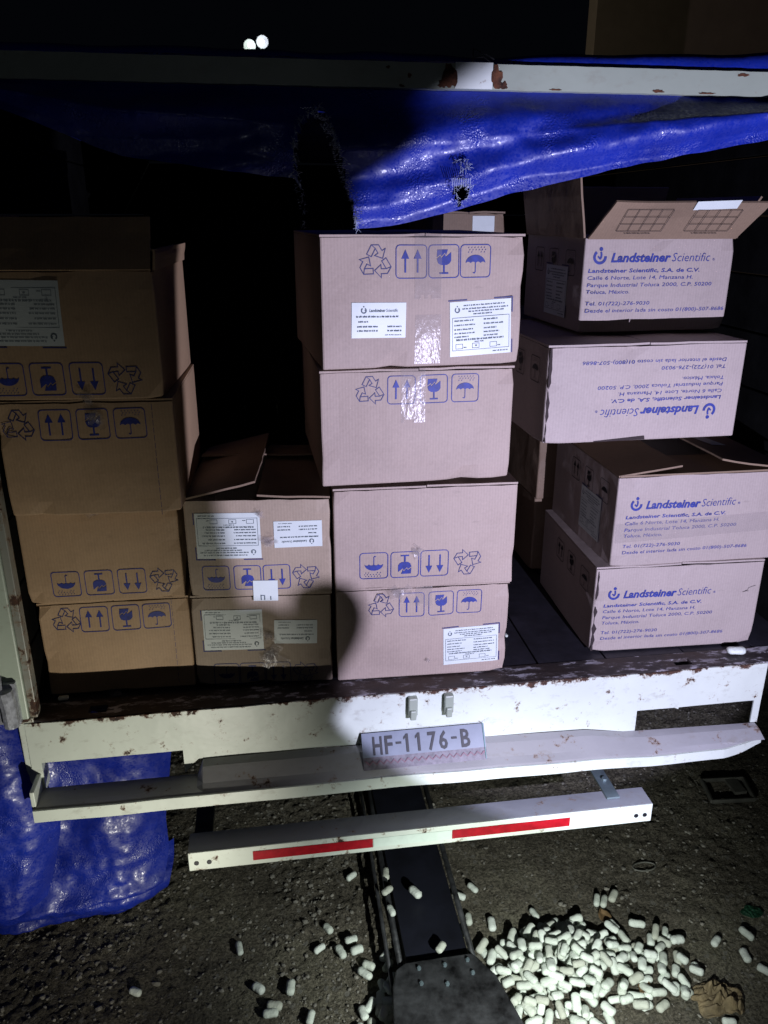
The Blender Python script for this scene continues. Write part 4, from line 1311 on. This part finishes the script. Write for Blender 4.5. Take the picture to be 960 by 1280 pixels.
def crumple(name, px, py, sx, sy, hgt, mat, label, cat, seed):
    x0_, y0_ = px_to_ground(px, py, .01); bm = bmesh.new(); g = []; n = 22
    for i in range(n + 1):
        row = []
        for j in range(n + 1):
            u, v = i / n * 2 - 1, j / n * 2 - 1
            r2 = 1 + .25 * noise.noise(Vector((math.atan2(v, u) * 1.5, seed, 0)))
            x, y = x0_ + u * sx * r2 * (1 - .25 * v * v), y0_ + v * sy * r2 * (1 - .25 * u * u)
            e = max(0, 1 - (u * u + v * v) * .55)
            row.append(bm.verts.new((x, y, max(gz(x, y) + .003, gz(x0_, y0_) + .004 + hgt * e * (.4 + abs(noise.noise(Vector((u * 2.5, v * 2.5, seed)))) * 1.6)))))
        g.append(row)
    for i in range(n):
        for j in range(n): bm.faces.new((g[i][j], g[i + 1][j], g[i + 1][j + 1], g[i][j + 1]))
    o = bm_obj(name, bm, mat); o.modifiers.new('t', 'SOLIDIFY').thickness = .0012
    return tag(o, label, cat)
crumple('crumpled_paper', 898, 1245, .062, .045, .035, BROWNPAPER, 'crumpled dirty brown paper on the ground right of the peanut heap', 'paper', 3)
crumple('green_scrap', 940, 1138, .028, .020, .006, GREEN, 'small green scrap of plastic lying near the right edge', 'plastic scrap', 8)
# half-buried metal frame and a flat ring
x, y = px_to_ground(908, 986, .01); bm = bmesh.new()
cs = [(-.075, -.045), (.065, -.055), (.085, .045), (-.055, .055)]
for k in range(4):
    a, b_ = cs[k], cs[(k + 1) % 4]
    add_tube(bm, [(x + a[0], y + a[1], .006), (x + b_[0], y + b_[1], .006)], .007, 6)
add_box(bm, (x + .02, y - .02, .0), (x + .06, y + .05, .010))
tag(bm_obj('metal_frame', bm, simple('dusty_metal', (.10, .10, .085), .7, .2, var=.4)), 'small square metal frame half buried in the dirt at right', 'scrap metal')
x, y = px_to_ground(806, 1078, .01); bm = bmesh.new()
add_tube(bm, [(x + .034 * math.cos(a), y + .016 * math.sin(a), gz(x, y) + .006) for a in [k * PI / 8 for k in range(17)]], .0022, 6, False)
tag(bm_obj('flat_ring', bm, simple('dusty_ring', (.13, .13, .11), .6, var=.3)), 'flattened oval ring lying in the dirt below the right end of the bar', 'scrap metal')

# ------------------------------------------------------------------ behind the truck
WB = tag(empty('building_wall', (5.2, 8, 0)), 'dim brown building wall rising beyond the truck at upper right', 'building')
WB.location = (0, 0, 0)
box_obj('wall', (6.12, 14, 0), (17, 14.4, 9.0), CONCRETE, WB)
box_obj('roof', (5.9, 13.8, 9.01), (17.3, 14.8, 9.15), CONCRETE, WB)
LAMPS = [(.017, 4.081, .028, (.85, 1.0, .88), 60), (.206, 4.138, .030, (.85, .9, 1.0), 60)]
for i, (x, z, r, c_, s_) in enumerate(LAMPS):
    L_ = tag(empty('pole_lamp', (x, 12, 0)), ['left and slightly lower of two bright white lamps far behind the truck', 'right and brighter of two white lamps far behind the truck'][i], 'lamp')
    bm = bmesh.new(); add_tube(bm, [(0, .12, 0), (0, .12, z + .1)], .04, 8); bm_obj('lamp_post', bm, INTERIOR, L_)
    bm = bmesh.new(); add_tube(bm, [(0, .10, z), (0, .02, z)], [.07, .09], 12); bm_obj('lamp_housing', bm, INTERIOR, L_)
    bm = bmesh.new(); bmesh.ops.create_icosphere(bm, subdivisions=2, radius=r * .95)
    for v in bm.verts: v.co += Vector((0, -.01, z))
    pd = bpy.data.lights.new('lamp_light', 'POINT'); pd.energy = 50; pd.color = c_; pd.shadow_soft_size = .08
    po = link(bpy.data.objects.new('lamp_light', pd), L_); po.location = (0, -.14, z)
    bm_obj('lamp_glass', bm, lamp_mat('lamp_glow_%s' % ('white' if i else 'warm'), c_, s_), L_)

# ------------------------------------------------------------------ the man lighting the scene, standing right of the camera
def skin_body(name, joints, links, parent):
    """one continuous skinned surface from a joint graph: joints = {key: (x, y, z, radius)}"""
    keys = list(joints); ix = {k: i for i, k in enumerate(keys)}
    me = bpy.data.meshes.new(name)
    me.from_pydata([joints[k][:3] for k in keys], [(ix[a], ix[b_]) for a, b_ in links], [])
    o = link(bpy.data.objects.new(name, me), parent)
    m = o.modifiers.new('skin', 'SKIN'); m.use_smooth_shade = True
    sv = me.skin_vertices[0].data
    for k in keys:
        r = joints[k][3]; sv[ix[k]].radius = r if isinstance(r, tuple) else (r, r)
        sv[ix[k]].use_root = (k == keys[0])
    sb = o.modifiers.new('sub', 'SUBSURF'); sb.levels = 2; sb.render_levels = 2
    bpy.context.view_layer.update()
    em = bpy.data.meshes.new_from_object(o.evaluated_get(bpy.context.evaluated_depsgraph_get()))
    o.modifiers.clear(); o.data = em
    return o
MAN = tag(empty('person', (1.12, -1.85, 0)), 'person in a dark jacket standing right of the camera, lighting the truck with a torch', 'person')
MAN.location = (0, 0, 0)
J = dict(pelvis=(1.120, -1.86, .95, (.185, .135)), belly=(1.120, -1.86, 1.10, (.175, .13)), chest=(1.120, -1.85, 1.30, (.20, .14)), neckb=(1.120, -1.84, 1.47, (.085, .075)), neck=(1.115, -1.83, 1.51, .068),
         chin=(1.110, -1.80, 1.585, (.080, .092)), head=(1.110, -1.81, 1.665, (.098, .118)), crown=(1.110, -1.82, 1.735, (.075, .09)),
         hl=(1.030, -1.86, .90, .118), kl=(1.010, -1.84, .49, .078), al=(1.000, -1.87, .09, .042), tl=(0.990, -1.74, .045, .038),
         hr=(1.210, -1.86, .90, .118), kr=(1.230, -1.83, .49, .078), ar=(1.240, -1.87, .09, .042), tr=(1.250, -1.74, .045, .038),
         sl=(0.950, -1.84, 1.42, .082), el=(0.800, -1.62, 1.16, .045), wl=(.668, -1.30, 1.012, .028),
         sr=(1.290, -1.84, 1.42, .082), er=(1.280, -1.62, 1.13, .045), wr=(0.920, -1.47, 1.105, .030), pr=(0.855, -1.425, 1.085, .032))
K = [('pelvis', 'belly'), ('belly', 'chest'), ('chest', 'neckb'), ('neckb', 'neck'), ('neck', 'chin'), ('chin', 'head'), ('head', 'crown'), ('pelvis', 'hl'), ('hl', 'kl'), ('kl', 'al'), ('al', 'tl'),
     ('pelvis', 'hr'), ('hr', 'kr'), ('kr', 'ar'), ('ar', 'tr'), ('chest', 'sl'), ('sl', 'el'), ('el', 'wl'), ('chest', 'sr'), ('sr', 'er'), ('er', 'wr'), ('wr', 'pr')]
# left hand raised in front of the torch, fingers half curled
PALM = Vector((.701, -1.170, 1.033)); J['pl'] = (*PALM, (.026, .022)); K.append(('wl', 'pl'))
for k in range(4):
    b0 = PALM + Vector((-.030 + .017 * k, .010, .008 - .006 * (3 - k)))
    J['f%da' % k] = (*b0, .0105); J['f%db' % k] = (*(b0 + Vector((.001, .018, .014))), .0098)
    J['f%dc' % k] = (*(b0 + Vector((.002, .008, .026))), .0085)
    K += [('pl', 'f%da' % k), ('f%da' % k, 'f%db' % k), ('f%db' % k, 'f%dc' % k)]
J['ta'] = (*(PALM + Vector((.010, .006, -.024))), .012); J['tb'] = (*(PALM + Vector((.018, .026, -.030))), .010); K += [('pl', 'ta'), ('ta', 'tb')]
# right hand closed round the torch
for k in range(4):
    y = -1.445 + .019 * k
    J['g%da' % k] = (.840, y, 1.105, .0095); J['g%db' % k] = (.800, y + .003, 1.115, .0092); J['g%dc' % k] = (.772, y + .004, 1.09, .0085)
    K += [('pr', 'g%da' % k), ('g%da' % k, 'g%db' % k), ('g%db' % k, 'g%dc' % k)]
J['ua'] = (.840, -1.43, 1.055, .012); J['ub'] = (.800, -1.40, 1.048, .010); K += [('pr', 'ua'), ('ua', 'ub')]
body = skin_body('body', J, K, MAN)
SKIN = simple('skin', (.36, .20, .13), .5, var=.1); JACKET = simple('dark_jacket', (.03, .035, .05), .8, var=.3, scale=40, bumps=.003); JEANS = simple('blue_jeans', (.03, .045, .09), .85, var=.3, scale=60); SHOE = simple('black_shoe', (.015, .014, .013), .5)
for m_ in (SKIN, JACKET, JEANS, SHOE): body.data.materials.append(m_)
for p_ in body.data.polygons:
    c_ = p_.center
    left_hand = c_.y > -1.31 ; right_hand = c_.y > -1.50 and c_.x < .935 and c_.x > .74 and c_.z > 1.0
    p_.material_index = 0 if (c_.z > 1.50 or left_hand or right_hand) else 1 if c_.z > .93 or c_.y > -1.70 and c_.z > .7 else 2 if c_.z > .10 else 3
bm = bmesh.new(); bmesh.ops.create_uvsphere(bm, u_segments=20, v_segments=12, radius=1)
for v in bm.verts: v.co = Vector((1.11 + v.co.x * .088, -1.815 + v.co.y * .106, 1.712 + max(v.co.z, -.1) * .085))
add_box(bm, (1.05, -1.73, 1.706), (1.17, -1.655, 1.714)); bm_obj('cap', bm, JACKET, MAN, smooth=True)
bm = bmesh.new(); add_tube(bm, [(1.11, -1.728, 1.675), (1.11, -1.712, 1.645), (1.11, -1.722, 1.636)], [.008, .013, .010], 8); bm_obj('nose', bm, SKIN, MAN, smooth=True)
for sx in (-1, 1):
    bm = bmesh.new(); bmesh.ops.create_icosphere(bm, subdivisions=2, radius=.011)
    for v in bm.verts: v.co += Vector((1.11 + sx * .030, -1.730, 1.675))
    bm_obj('eye', bm, simple('eye_white', (.5, .5, .5), .2), MAN, smooth=True)
    bm = bmesh.new(); bmesh.ops.create_icosphere(bm, subdivisions=2, radius=.026)
    for v in bm.verts: v.co = Vector((v.co.x * .35 + 1.11 + sx * .078, v.co.y * .7 - 1.81, v.co.z + 1.655))
    bm_obj('ear', bm, SKIN, MAN, smooth=True)
bm = bmesh.new(); add_tube(bm, [(1.088, -1.728, 1.612), (1.11, -1.722, 1.610), (1.132, -1.728, 1.612)], .0045, 6); bm_obj('mouth', bm, simple('lips', (.22, .08, .07), .5), MAN, smooth=True)
def torch_body(loc, direction, label):
    t = tag(empty('torch', (0, 0, 0)), label, 'torch'); d = direction.normalized()
    bm = bmesh.new(); add_tube(bm, [loc - d * .15, loc - d * .045, loc - d * .03, loc - d * .008], [.014, .014, .020, .020], 16); bm_obj('torch_body', bm, STEEL_DARK, t, smooth=False)
    return t
torch_body(A_POS, aim(A_POS, 2.3, 3.0) - A_POS, 'metal torch in the right hand of the person beside the camera')
bpy.context.view_layer.update()
